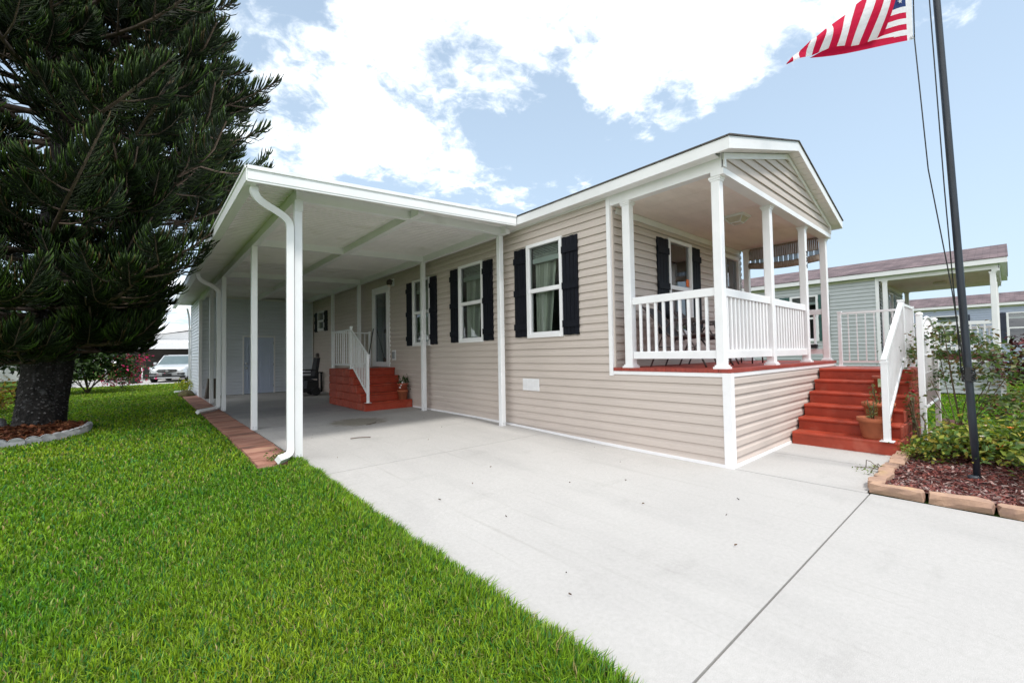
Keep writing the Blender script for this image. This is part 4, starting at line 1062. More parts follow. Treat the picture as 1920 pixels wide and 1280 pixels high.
for k, y in enumerate(ys_):
    stone(.135,y,.395,.14,.082+.008*(k%2),rad(90)+rad((-2,1,2,-1,1)[k]),'edging_stone','edgestone','tan stone block %s from the corner along the front edge of the mulch bed' % ORD[k],'edging stones of the mulch bed','stone',20+k)
for k in range(7):
    x = .31+.265*k; stone(x,-1.255-.012*math.sin(k*2),.255,.13,.082,rad((3,-5,4,-3,6,-4,2)[k]),'edging_stone','edgestone','tan stone block %s from the corner along the walkway edge of the mulch bed' % ORD[k],'edging stones of the mulch bed','stone',40+k)
for k, (x, y, r) in enumerate(((4.35,-1.98,14),(4.75,-1.94,-4),(5.15,-1.86,-12))):
    stone(x,y,.36,.13,.09,rad(r),'edging_stone','edgestone','tan stone block %s from the left on the grass side of the mulch bed' % ORD[k],'edging stones of the mulch bed','stone',60+k)
# scalloped ring stones round the pine
def scallop(a, label, seed):
    r = ring_r(a)+.02; x, y = TRX+r*math.cos(a), TRY+r*math.sin(a); tx_, ty_ = -math.sin(a), math.cos(a); nx2, ny2 = math.cos(a), math.sin(a)
    mb = MB(); n = 8; w = .19; prof = [(-w/2,0)]+[(-w/2+w*i/n, .075+.055*math.sin(math.pi*i/n)**.6) for i in range(n+1)]+[(w/2,0)]
    rr = random.Random(seed)
    pts = [(x+tx_*u+nx2*(.01*rr.uniform(-1,1)),y+ty_*u+ny2*(.01*rr.uniform(-1,1)),.06+z_) for u,z_ in prof]
    mb.prism(pts,(-nx2*.07,-ny2*.07,0)); return tag(mb.build('edging_stone', M['ringstone']), label, 'stone', 'scalloped stones round the pine')
A0 = []; a = rad(-168)
while a < rad(30):
    A0.append(a); dx_ = ring_r(a+.01)*math.cos(a+.01)-ring_r(a)*math.cos(a); dy_ = ring_r(a+.01)*math.sin(a+.01)-ring_r(a)*math.sin(a); a += .01*.185/math.hypot(dx_,dy_)
ORD += ['fifteenth','sixteenth','seventeenth','eighteenth','nineteenth','twentieth','twenty-first','twenty-second','twenty-third','twenty-fourth','twenty-fifth','twenty-sixth']
for k, a in enumerate(A0[:26]): scallop(a,'scalloped grey edging stone %s from the left round the pine bed' % ORD[k],80+k)
tag(MB().blob((-7.32,10.35,.20),(.2,.17,.17),nu=10,nv=7,seed=4,amp=.2).build('boulder', M['ringstone']),'rough pale stone at the left end of the pine bed','stone')
# ------------------------------------------------------------------ parked car
def build_car(loc, rz):
    t = thing('parked_car','silver compact SUV parked nose towards the lawn behind the carport','car',(0,0,0))
    # stations: x along length (front 0), half width, belt etc. body below glass
    st = [(0.0,.62,.42,.70),(.06,.80,.30,.80),(.25,.90,.24,.90),(.9,.93,.22,1.00),(1.35,.93,.22,1.05),(2.4,.93,.22,1.08),(3.5,.92,.24,1.10),(4.05,.88,.28,1.10),(4.25,.78,.40,.95)]
    mb = MB(); rings = []
    for x, w, zb, zt in st:
        rings.append([(-w*.9,zb),(-w,zb+.12),(-w*1.0,zt-.28),(-w*.93,zt-.05),(-w*.80,zt),(w*.80,zt),(w*.93,zt-.05),(w*1.0,zt-.28),(w,zb+.12),(w*.9,zb)])
    n = 10
    for i in range(len(st)-1):
        for k in range(n):
            a, b = rings[i][k], rings[i][(k+1)%n]; c, d = rings[i+1][(k+1)%n], rings[i+1][k]
            mb.face([(st[i][0],a[0],a[1]),(st[i][0],b[0],b[1]),(st[i+1][0],c[0],c[1]),(st[i+1][0],d[0],d[1])],0,True)
    mb.face([(0,y,z) for y,z in rings[0]]); mb.face([(st[-1][0],y,z) for y,z in rings[-1]][::-1])
    # roof
    rf = [(1.25,.74,1.03),(1.95,.64,1.56),(2.6,.65,1.62),(3.4,.63,1.58),(4.0,.60,1.32),(4.12,.72,1.08)]
    for (x,w,z),(x2,w2,z2) in list(zip(rf,rf[1:]))[1:-1]: mb.hexa([(x,-w,z-.05),(x2,-w2,z2-.05),(x2,w2,z2-.05),(x,w,z-.05),(x,-w*.92,z),(x2,-w2*.92,z2),(x2,w2*.92,z2),(x,w*.92,z)])
    for s in (-1,1):
        for a, b in (((1.22,s*.80,1.03),(1.95,s*.66,1.56)),((2.62,s*.80,1.08),(2.6,s*.67,1.58)),((4.1,s*.74,1.08),(3.6,s*.64,1.5)),((1.95,s*.65,1.56),(3.5,s*.64,1.55))): mb.tube([a,b],.035,6)
    mb.build('body', M['silver'], t)
    g = MB(); g.face([(1.20,-.78,1.03),(1.93,-.62,1.55),(1.93,.62,1.55),(1.20,.78,1.03)]); g.build('windscreen', M['cglass'], t)
    for s in (-1,1):
        g = MB(); g.face([(1.35,s*.80,1.04),(1.95,s*.66,1.53),(2.58,s*.67,1.57),(2.58,s*.80,1.07)]); g.face([(2.66,s*.80,1.07),(2.66,s*.67,1.57),(3.5,s*.64,1.53),(3.95,s*.76,1.09)]); g.build('side_window', M['cglass'], t)
        h = MB(); h.hexa([(.05,s*.52,.70),(.30,s*.90,.74),(.34,s*.88,.88),(.10,s*.50,.80),(.03,s*.52,.72),(.26,s*.93,.76),(.30,s*.91,.90),(.08,s*.50,.82)]); h.build('headlight', M['lamp'], t)
        h = MB(); h.hexa([(-.03,s*.48,.46),(.07,s*.82,.44),(.09,s*.82,.56),(-.01,s*.50,.54),(-.05,s*.48,.47),(.03,s*.84,.45),(.05,s*.84,.55),(-.03,s*.50,.53)]); h.build('fog_lamp', M['black'], t)
        h = MB(); h.bbox(1.42,1.56,s*.98-.07,s*.98+.07,1.02,1.16,.02); h.build('mirror', M['silver'], t)
        for x in (.82,3.4):
            w = MB(); w.tube([(x,s*.72,.345),(x,s*.945,.345)],.345,20); wh = w.build('wheel', M['tyre'], t)
            w = MB(); w.tube([(x,s*.93,.345),(x,s*.955,.345)],.24,16); w.build('rim', M['rim'], wh)
    c = MB(); c.box(-.02,.10,-.86,.86,.26,.38); c.build('bumper', M['black'], t)
    c = MB(); c.box(-.05,.0,-.60,.60,.24,.30); c.build('skid_plate', M['silver'], t)
    gr = MB(); pts = [(-.50,.70),(-.42,.60),(0,.56),(.42,.60),(.50,.70),(.40,.755),(0,.765),(-.40,.755)]
    gr.prism([(-.02,y,z) for y,z in pts],(.06,0,0)); grl = gr.build('grille', M['black'], t)
    c = MB(); c.box(-.035,-.021,-.42,.42,.665,.69); c.build('chrome_bar', M['emblem'], grl)
    c = MB(); c.tube([(-.055,0,.672),(-.036,0,.672)],.075,16); c.build('emblem', M['emblem'], grl)
    c = MB(); c.box(-.045,-.02,-.22,.22,.38,.52); c.build('number_plate', M['black'], t)
    t.location = loc; t.rotation_euler = (0,0,rz); return t
M['cglass'] = mat('car_glass',(.10,.14,.15),.06,.1,3)
build_car((-4.10,29.9,gz(30)-.008), rad(90-17))
# ------------------------------------------------------------------ Norfolk pine
def branchlets(P, D, Bend, Ln, R, cb, ct):
    """vectorised tapered ropes: base P, direction D bending to Bend"""
    n = len(P); D = D/np.linalg.norm(D,axis=1,keepdims=True); B = Bend/np.linalg.norm(Bend,axis=1,keepdims=True)
    Ln = Ln[:,None]; R = R[:,None]
    p1 = P+D*Ln*.5; p2 = p1+(D*.4+B*.6)*Ln*.32; p3 = p2+B*Ln*.2
    a = np.cross(D, np.array([.3,.5,.8])); a /= np.linalg.norm(a,axis=1,keepdims=True)+1e-9; b = np.cross(D,a)
    V = []
    for p, s in ((P,.55),(p1,1.0),(p2,.85)):
        for k in range(3):
            th = 2*math.pi*k/3; V.append(p+(a*math.cos(th)+b*math.sin(th))*R*s)
    V.append(p3)
    V = np.stack(V,1).reshape(-1,3)
    i = (np.arange(n)*10)[:,None]
    q = []
    for r in (0,3):
        for k in range(3): q.append([r+k,r+(k+1)%3,r+3+(k+1)%3,r+3+k])
    q = np.array(q).ravel(); tr = np.array([[6+k,6+(k+1)%3,9] for k in range(3)]).ravel()
    L = np.concatenate([i+q, i+tr],1).ravel()
    T = np.tile(np.array([4]*6+[3]*3),n); S = np.concatenate([[0],np.cumsum(T)[:-1]])
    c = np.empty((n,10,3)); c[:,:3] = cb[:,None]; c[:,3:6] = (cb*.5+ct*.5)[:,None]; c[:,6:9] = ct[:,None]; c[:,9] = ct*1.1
    return V, L, S, T, c.reshape(-1,3)

M['bark_flake'] = mat('pale_bark_flake', (.11,.105,.105), .9, .4, 12)
def norfolk_pine():
    t = thing('norfolk_pine','huge dark Norfolk pine with twin flaky trunks standing on the lawn left of the carport','tree',(TRX,TRY,.09))
    trunks = [((-6.76,9.85),(-6.45,9.95),.25,.0),((-6.60,10.9),(-6.0,11.0),.17,1.1)]
    rr = random.Random(12)
    for (b, tp, r0, ph) in trunks:
        n, m = 30, 20; mb = MB(); v = []
        for i in range(n):
            z = .02+i*.28; f = i/n
            for k in range(m):
                th = 2*math.pi*k/m; r = r0*(1-.55*f)*(1+.20*math.exp(-i*.9))*(1+rr.uniform(-.06,.07))
                v.append((b[0]+(tp[0]-b[0])*f*1.6+r*math.cos(th), b[1]+(tp[1]-b[1])*f*1.6+r*math.sin(th), z))
        for i in range(n-1):
            for k in range(m): a, c = i*m+k, i*m+(k+1)%m; mb.face([v[a],v[c],v[c+m],v[a+m]],0,False)
        # loose bark flakes
        for _ in range(2600 if r0 > .2 else 1300):
            z = rr.uniform(.1,3.2); f = (z-.02)/.28/n; th = rr.uniform(0,6.28); r = r0*(1-.55*f)*(1+.20*math.exp(-z/.28*.9))*1.02
            c = Vector((b[0]+(tp[0]-b[0])*f*1.6+r*math.cos(th), b[1]+(tp[1]-b[1])*f*1.6+r*math.sin(th), z)); o = Vector((math.cos(th),math.sin(th),0)); u = Vector((-math.sin(th),math.cos(th),0)); s = rr.uniform(.007,.022)
            mb.face([c-u*s, c-u*s*.3+o*.03+Vector((0,0,-s*.6)), c+u*s+o*.010, c+Vector((0,0,s))],1 if rr.random() < .45 else 0)
        mb.build('trunk', [M['bark'],M['bark_flake']], t)
    limbs = MB(); P=[];D=[];B=[];Ln=[];tipc=[]
    def tuft(pts, f0, n, ln, wid):
        """branchlets along the outer part of a polyline"""
        pts = [np.array(p) for p in pts]; N = len(pts)-1
        for k in range(n):
            f = f0+(1-f0)*(k/n)**.85; g = f*N; i = min(int(g),N-1); u = g-i
            p = pts[i]*(1-u)+pts[i+1]*u; ax = pts[i+1]-pts[i]; ax = ax/np.linalg.norm(ax)
            side = np.cross(ax,[0,0,1.]); side /= np.linalg.norm(side)+1e-9; up = np.cross(side,ax)
            th = rr.uniform(-.55,.95); s = 1 if k % 2 else -1
            lat = side*s*math.cos(th)+up*math.sin(th)
            q = (f-f0)/(1-f0)
            fwd = .55+.9*q
            d = ax*fwd+lat*(1.15-.35*q)
            P.append(p); D.append(d); B.append(ax*1.0+up*.45+np.array([0,0,.45])+lat*.25); Ln.append(ln*(.72+.5*math.sin(math.pi*min(1,q*.9+.12)))*rr.uniform(.8,1.2)*(1-.35*q*q)); tipc.append(rr.random())
    for (b, tp, r0, ph) in trunks:
        z = 1.62; w = 0
        while z < 11.5:
            f = (z-.02)/.28/30; cx, cy = b[0]+(tp[0]-b[0])*f*1.6, b[1]+(tp[1]-b[1])*f*1.6
            Lb0 = 4.5*(1-max(0,z-5.0)/10.5) if z > 2.6 else 3.9
            nbr = 7; a0 = rr.uniform(0,6.28)
            for k in range(nbr):
                az = a0+2*math.pi*k/nbr+rr.uniform(-.22,.22); Lb = Lb0*rr.uniform(.62,.98)*(rr.choice((1,1,1.22)) if z > 3.8 else 1)*(1 if r0 > .2 else .92)
                ca, sa = math.cos(az), math.sin(az)
                if z < 4.4 and ca > .05: 
                    lim = (-4.62-cx)/ca-.35
                    if cy+Lb*sa > 2.6: Lb = min(Lb, max(1.1,lim))
                if ca > .05 and z < 6.2 and cy+Lb*sa > 3.0: Lb = min(Lb, max(1.2, (-3.35-cx)/ca))
                z0 = z+(rr.uniform(-.12,.12) if z > 2.2 else rr.uniform(-.1,.35)); el = rr.uniform(-.02,.16)-(rr.uniform(0,.10) if z < 2.4 else 0)-(.12 if z > 4.5 else .10); upt = rr.uniform(.30,.55)
                bend = rr.uniform(-.25,.25)
                pts = []
                for j in range(9):
                    s = j/8; rl = Lb*s; aa = az+bend*s*s
                    pts.append((cx+rl*math.cos(aa), cy+rl*math.sin(aa), z0+Lb*(el*s-.10*s*(1-s)+upt*.55*s**4)))
                limbs.tube(pts,[.040*(1-.8*j/8)+.006 for j in range(9)],5,cap=False)
                tuft(pts,.60,112,.50,1)
                # side shoots
                ns = (5 if z < 4.2 else 4) if Lb > 2.4 else 3
                for q in range(ns):
                    s0 = .38+.5*q/ns+rr.uniform(0,.06); i = int(s0*8); p0 = Vector(pts[i]); sgn = 1 if q % 2 else -1
                    aa = az+sgn*rr.uniform(.45,.85); l2 = Lb*rr.uniform(.22,.34)*(1.15-s0*.4)
                    pp = [tuple(p0+Vector((l2*u*math.cos(aa),l2*u*math.sin(aa),l2*(-.08*u+rr.uniform(.35,.6)*u**3)))) for u in (0,.25,.5,.75,1)]
                    limbs.tube(pp,[.018,.015,.012,.009,.006],4,cap=False)
                    tuft(pp,.36,56,.37,1)
            z += rr.uniform(.42,.56) if z < 4.2 else rr.uniform(.46,.62)
    limbs.build('branch', M['wood'], t)
    P,D,B = np.array(P),np.array(D),np.array(B); Ln = np.array(Ln); n = len(P); tc = np.array(tipc)[:,None]
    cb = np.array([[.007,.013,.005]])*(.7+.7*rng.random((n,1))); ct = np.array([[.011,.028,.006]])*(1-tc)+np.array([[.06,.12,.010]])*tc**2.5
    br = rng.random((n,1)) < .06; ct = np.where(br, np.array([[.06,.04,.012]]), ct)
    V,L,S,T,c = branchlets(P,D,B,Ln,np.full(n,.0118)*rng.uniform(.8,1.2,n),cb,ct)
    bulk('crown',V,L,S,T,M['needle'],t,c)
    print('pine branchlets', n)
norfolk_pine()

# ------------------------------------------------------------------ lawn grass
def excluded(x, y):
    e = (x > -3.68+.006*np.sin(y*9)+.008*np.sin(y*23)) & (x < .6) & (y > -20) & (y < 16)          # slab
    e |= (x > -4.15) & (x < -3.6) & (y > 3.72) & (y < 16.7)       # pavers
    e |= (x > -3.75) & (x < 5.1) & (y > -1.3) & (y < 20)           # home and steps
    e |= (x > 12.6) & (x < 17.6) & (y > -2.2)
    e |= (x > .05) & (x < 4.2) & (y < -1.2) & (y > -5.1)
    e |= (x >= 3.4) & (x < 6.0) & (y < -1.2) & (y > -1.58-.35*np.sin(np.clip((x-2.2)/3.6,0,1)*math.pi)-.05)
    e |= ((x-TRX)/.85)**2+((y-TRY)/1.5)**2 < 1
    e |= (x > -9) & (x < 1.5) & (y > 28.2) & (y < 40)
    e |= (x > 25) & (y > -12)
    return e
def grass(name, N, r0, r1, a0, a1, hmin, hmax, wmul, label, fringe=False):
    C0 = np.array([-5.194,-2.143])
    # uniform in log r => density ~ 1/r^2
    r = r0*np.exp(rng.random(N)*math.log(r1/r0)); a = a0+(a1-a0)*rng.random(N)
    x = C0[0]+r*np.sin(a); y = C0[1]+r*np.cos(a)
    if fringe:
        y = -2.2+6.1*rng.random(N)**1.4; x = -3.83+.165*rng.random(N)**.6+.004*np.sin(y*7); r = np.hypot(x-C0[0],y-C0[1])
    else:
        k = ~excluded(x,y); x, y, r = x[k], y[k], r[k]
    n = len(x)
    z = gza(y)-.026
    def fbm(x, y, s): return np.sin(x*s+1.3*np.sin(y*s*.7+.4))*np.cos(y*s*1.1+1.7*np.sin(x*s*.6))
    patch = .5+.3*fbm(x,y,1.1)+.2*fbm(x+3,y-2,2.7)
    clump = .5+.5*fbm(x*1.0+7,y*1.0,9.0)
    h = rng.uniform(hmin,hmax,n)*(.75+.35*clump)
    edge = (x > -3.95) & (x < -3.6); h = np.where(edge, h*1.2, h)
    w = rng.uniform(.0019,.0037,n)*np.maximum(1,wmul*r/3.0)
    th = rng.uniform(0,2*np.pi,n) if not fringe else rng.normal(0,.9,n); lean = np.abs(rng.normal(.35,.38,n))*h
    lean = np.minimum(lean, h*1.5)
    dx, dy = np.cos(th), np.sin(th); ph = th+np.pi/2+rng.normal(0,.6,n); ux, uy = np.cos(ph), np.sin(ph)
    b = np.stack([x,y,z],1); U = np.stack([ux,uy,np.zeros(n)],1)*w[:,None]; Dn = np.stack([dx,dy,np.zeros(n)],1)
    m = b+Dn*(lean*.35)[:,None]+np.array([0,0,1])*(h*.62)[:,None]; tp = b+Dn*lean[:,None]+np.array([0,0,1])*(h*(1-.25*np.minimum(1.2,lean/h)))[:,None]
    V = np.stack([b-U,b+U,m+U*.9,m-U*.9,tp],1).reshape(-1,3)
    i = (np.arange(n)*5)[:,None]
    L = (i+np.array([0,1,2,3,3,2,4])).ravel(); T = np.tile([4,3],n); S = np.concatenate([[0],np.cumsum(T)[:-1]])
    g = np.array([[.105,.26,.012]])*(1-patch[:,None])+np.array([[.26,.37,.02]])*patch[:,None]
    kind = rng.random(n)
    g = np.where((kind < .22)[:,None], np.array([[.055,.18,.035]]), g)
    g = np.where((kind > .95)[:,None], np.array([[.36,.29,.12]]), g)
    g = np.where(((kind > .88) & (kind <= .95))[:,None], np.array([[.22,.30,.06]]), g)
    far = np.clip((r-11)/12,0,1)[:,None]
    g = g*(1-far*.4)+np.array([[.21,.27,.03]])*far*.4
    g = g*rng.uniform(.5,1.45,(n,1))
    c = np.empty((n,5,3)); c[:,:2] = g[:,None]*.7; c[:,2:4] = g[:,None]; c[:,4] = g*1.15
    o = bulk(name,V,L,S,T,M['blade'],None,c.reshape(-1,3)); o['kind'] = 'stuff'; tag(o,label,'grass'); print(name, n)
grass('lawn_grass',480000,1.15,34,rad(-18),rad(62),.033,.064,1.0,'bright green mown lawn grass left of the driveway')
grass('lawn_edge_grass',14000,1,2,0,1,.05,.09,1.0,'ragged grass fringe overhanging the left edge of the driveway',True)
grass('lawn_grass',50000,9,24,rad(76),rad(104),.04,.075,1.0,'bright green grass strip between the mulch bed and the sage green home')
# ------------------------------------------------------------------ mulch chips
def chips(name, N, fn, label, pal, zf, size):
    X=[];Y=[]
    while len(X) < N:
        x, y = fn(); X.append(x); Y.append(y)
    x, y = np.array(X), np.array(Y); n = N
    z = np.array([zf(a,b) for a,b in zip(X,Y)])+rng.uniform(.002,.02,n)
    th = rng.uniform(0,6.28,n); l = rng.uniform(.5,1.4,n)*size; w = l*rng.uniform(.18,.4,n); ti = rng.normal(0,.3,n)
    A = np.stack([np.cos(th),np.sin(th),ti],1)*l[:,None]*.5; Bv = np.stack([-np.sin(th),np.cos(th),rng.normal(0,.35,n)],1)*w[:,None]*.5; p = np.stack([x,y,z],1)
    up = np.array([0,0,.004])
    V = np.stack([p-A-Bv,p+A-Bv*.6,p+A*.9+Bv,p-A*.8+Bv*.8, p-A*.9-Bv*.8-up*2,p+A*.9+Bv*.8-up*2],1).reshape(-1,3)
    i = (np.arange(n)*6)[:,None]; L = (i+np.array([0,1,2,3,0,4,5,1])).ravel(); T = np.tile([4,4],n); S = np.arange(2*n)*4
    c = np.asarray(pal)[rng.integers(0,len(pal),n)]*rng.uniform(.6,1.35,(n,1))
    o = bulk(name,V,L,S,T,M['mulchchip'],None,np.repeat(c,6,0)); tag(o,label,'leaf litter' if 'leaf' in name else 'mulch',None,'stuff')
def bedpick():
    while True:
        x = .2+5.6*random.random()**1.7; y = -1.32-3.2*random.random()**1.2
        if in_bed(x,y) and not (x < .22): return x, y
chips('mulch_chips',13000,bedpick,'reddish brown wood chips spread over the bed by the front steps',[(.17,.05,.04),(.22,.075,.06),(.10,.033,.028),(.27,.17,.15),(.15,.055,.055),(.32,.24,.22)],lambda x,y: max(.006,bed_h(x,y)+.015),.05)
def ringpick():
    a = random.uniform(0,6.28); r = ring_r(a)*.95*math.sqrt(random.random()); return TRX+r*math.cos(a), TRY+r*math.sin(a)
chips('needle_litter',3500,ringpick,'rust brown fallen needles under the Norfolk pine',[(.20,.065,.03),(.14,.05,.025),(.26,.11,.05)],lambda x,y: .20-.09*min(1,math.hypot((x-TRX)/.8,(y-TRY)/1.45)),.14)

# ------------------------------------------------------------------ shrubs
def shrub(name, label, cat, base, stems, leaves, size, cols, spread, hz_, m='leaf', flowers=(), seed=0, grp=None, stemr=.010, clumps=40, csz=.16, shape=None):
    """stems that fork to clumps of leaves; gaps stay open between clumps"""
    t = thing(name, label, cat, base, grp); rr = random.Random(seed); mb = MB(); Ps=[];Ns=[]
    cl = []
    for k in range(clumps):
        if shape: c = Vector(base)+Vector(shape(rr))
        else:
            a = rr.uniform(0,6.28); r = spread*math.sqrt(rr.random()); h = hz_[0]+(hz_[1]-hz_[0])*rr.random()*(1-.45*(r/spread)**2)
            c = Vector((base[0]+r*math.cos(a), base[1]+r*math.sin(a), base[2]+h))
        cl.append(c)
    for k in range(stems):
        c = cl[k % len(cl)]; b = Vector((base[0]+rr.uniform(-.06,.06),base[1]+rr.uniform(-.06,.06),base[2])); mid = b.lerp(c,.5)+Vector((rr.uniform(-.08,.08),rr.uniform(-.08,.08),.12*rr.random()))
        mb.tube(smooth([b,mid,c],1),[stemr*(1-.6*i/4) for i in range(5)][:len(smooth([b,mid,c],1))] if False else stemr,5)
    mb.build('stem', M['stem'], t)
    per = max(1,leaves//len(cl))
    for c in cl:
        s = csz*rr.uniform(.6,1.3)
        for _ in range(per):
            d = Vector((rr.gauss(0,1),rr.gauss(0,1),rr.gauss(0,.7))); Ps.append(tuple(c+d*s*.5)); Ns.append((d.x*.4,d.y*.4,abs(d.z)+.6))
    leafcloud('foliage',Ps,Ns,size,cols,M[m],t)
    for (fc, num, fs) in flowers:
        fm = mat('petal_'+name+str(num),fc,.6,.15,20)
        for k in range(num):
            c = rr.choice(cl)+Vector((rr.uniform(-.1,.1),rr.uniform(-.1,.1),rr.uniform(.0,.10))); f = MB()
            for j in range(6):
                a = j*1.05; o = Vector((math.cos(a),math.sin(a),.35))*fs; s_ = Vector((-math.sin(a),math.cos(a),0))*fs*.55
                f.face([c,c+o*.6+s_,c+o*1.1,c+o*.6-s_],0,True)
            f.blob(tuple(c+Vector((0,0,fs*.2))),fs*.4,nu=6,nv=4); f.build('flower', fm, t)
    return t
ROSE = [(.05,.10,.03),(.08,.13,.035),(.10,.13,.04),(.14,.15,.05),(.16,.10,.05),(.065,.11,.045)]
YG = [(.12,.19,.03),(.19,.25,.035),(.26,.28,.04),(.08,.15,.03),(.32,.27,.05),(.10,.18,.05)]
def rose_shape(rr):
    h = rr.uniform(.30,1.0)**.9*1.6; s = .25+.55*math.sin(min(1,h/1.5)*2.2); a = rr.uniform(0,6.28); return (s*math.cos(a)*.75, s*math.sin(a)*.7-.0, h)
shrub('rose_bush','tall leggy rose bush in front of the white trellis beside the flagpole','shrub',(3.75,-1.66,.03),10,1900,.07,ROSE,.7,(.4,1.7),seed=3,clumps=52,csz=.24,shape=rose_shape,stemr=.006,flowers=(((.35,.02,.03),2,.035),))
shrub('rose_bush','spreading rose bush right of the flagpole with reddish leaf tips','shrub',(3.6,-2.6,.03),9,1700,.07,ROSE+[(.22,.10,.06)],.68,(.25,.90),seed=5,clumps=50,csz=.26,stemr=.007,flowers=(((.7,.35,.2),4,.03),))
shrub('flowering_shrub','low yellow-green shrub with white and orange flowers round the foot of the flagpole','shrub',(2.2,-1.92,.03),10,2500,.07,YG,.52,(.14,.42),seed=8,clumps=60,csz=.22,flowers=(((.78,.72,.62),5,.03),((.75,.25,.05),3,.03)))
shrub('flowering_shrub','low yellow-green shrub with orange flowers at the right of the mulch bed','shrub',(1.75,-2.5,.03),10,2400,.07,YG+ROSE[:2],.58,(.2,.55),seed=9,clumps=52,csz=.22,flowers=(((.75,.25,.05),4,.028),((.78,.72,.62),2,.03)))
shrub('flowering_shrub','dense green shrub behind the low flowering ones at the right edge','shrub',(2.95,-3.05,.03),10,2600,.072,ROSE+YG[:2],.6,(.25,.8),seed=10,clumps=46,csz=.24)
shrub('creeping_plant','small creeping green plant spilling over the edging near the bottom step','plant',(1.95,-1.42,.03),8,420,.042,YG,.20,(.05,.15),seed=11,clumps=16,csz=.14,stemr=.005)
shrub('creeping_plant','thin trailing weed on the walkway beside the edging stones','plant',(.95,-1.16,.005),6,60,.03,YG[:2],.22,(.01,.05),seed=12,clumps=8,csz=.07,stemr=.004)
shrub('rose_bush','small red rose between the trellis and the steps','shrub',(2.75,-1.32,.03),5,90,.055,ROSE,.10,(.3,.85),seed=13,clumps=9,csz=.12,flowers=(((.35,.01,.02),1,.05),))
shrub('copperleaf_shrub','dark burgundy-leaved shrub beside the sage green home','shrub',(12.2,-2.75,.0),10,900,.17,[(.05,.012,.016),(.08,.015,.02),(.03,.012,.014),(.12,.03,.03),(.05,.05,.025)],.75,(.5,1.7),seed=14,clumps=34,csz=.4)
shrub('croton_plant','yellow croton at the far end of the brick path','plant',(-4.0,18.3,.10),5,160,.10,[(.55,.50,.04),(.40,.42,.04),(.2,.25,.03)],.25,(.15,.5),seed=15,clumps=12,csz=.2)
shrub('croton_plant','orange croton by the far left house','plant',(-8.1,15.2,.09),6,420,.12,[(.30,.12,.03),(.25,.17,.03),(.12,.14,.03),(.35,.22,.05)],.38,(.1,.95),seed=16,clumps=24,csz=.25)
t = thing('plant_mound','low brown-green mound of mulch and moss at the end of the brick path','mound',(-3.95,17.2,.09))
mb = MB(); mb.blob((-3.98,17.3,.08),(.24,.75,.20),nu=16,nv=10,seed=3,amp=.12); mb.build('soil', mat('mossy_mulch',(.12,.11,.03),1,.4,12,bump=1,bscale=30,c2=(.05,.032,.018)), t)
def boug(rr):
    a = rr.uniform(0,6.28); h = rr.uniform(.15,1); r = 1.6*(1-.35*h)*math.sqrt(rr.random()); return (r*math.cos(a), r*math.sin(a), .25+2.6*h*(1-.25*(r/2.0)**2))
t = shrub('bougainvillea','dark green bougainvillea with magenta blossom behind the pine','shrub',(-6.9,22.6,.09),9,8000,.17,[(.018,.036,.011),(.04,.08,.02),(.055,.10,.025)],2.0,(.3,2.8),seed=17,clumps=110,csz=.6,shape=boug,stemr=.02)
rr = random.Random(9); Ps=[];Ns=[]
for k in range(6):
    c = Vector((-6.9,22.6,.09))+Vector(boug(rr))*1.08
    c.x = -6.9+abs(c.x+6.9)*.55+.9
    for _ in range(24): d = Vector((rr.gauss(0,1),rr.gauss(0,1),rr.gauss(0,1))); Ps.append(tuple(c+d*.17)); Ns.append((d.x,d.y,d.z))
leafcloud('blossom',Ps,Ns,.11,[(.55,.015,.13),(.45,.02,.12),(.65,.05,.2)],M['leaf'],t)
for (x,y,h,sd,lab) in ((-5.9,25.2,1.0,31,'small magenta-flowered bush in front of the parked car'),):
    t = shrub('bougainvillea',lab,'shrub',(x,y,.09),6,500,.11,[(.04,.08,.02),(.06,.10,.03)],.6,(.3,h),seed=sd,clumps=20,csz=.4)
    Ps=[(x+rr.gauss(0,.45),y+rr.gauss(0,.3),.25+rr.random()*h*1.4) for _ in range(500)]; leafcloud('blossom',Ps,[(rr.gauss(0,1),-1,rr.gauss(0,1)) for _ in Ps],.12,[(.6,.015,.14),(.5,.02,.12),(.7,.06,.22)],M['leaf'],t)
# weeds by the paver path and a hose line on the grass
shrub('weed_tuft','little tuft of weeds at the foot of the front downspout','plant',(-3.86,4.05,.06),5,70,.05,[(.10,.16,.04),(.14,.17,.05)],.12,(.02,.09),seed=41,clumps=8,csz=.08,stemr=.003)

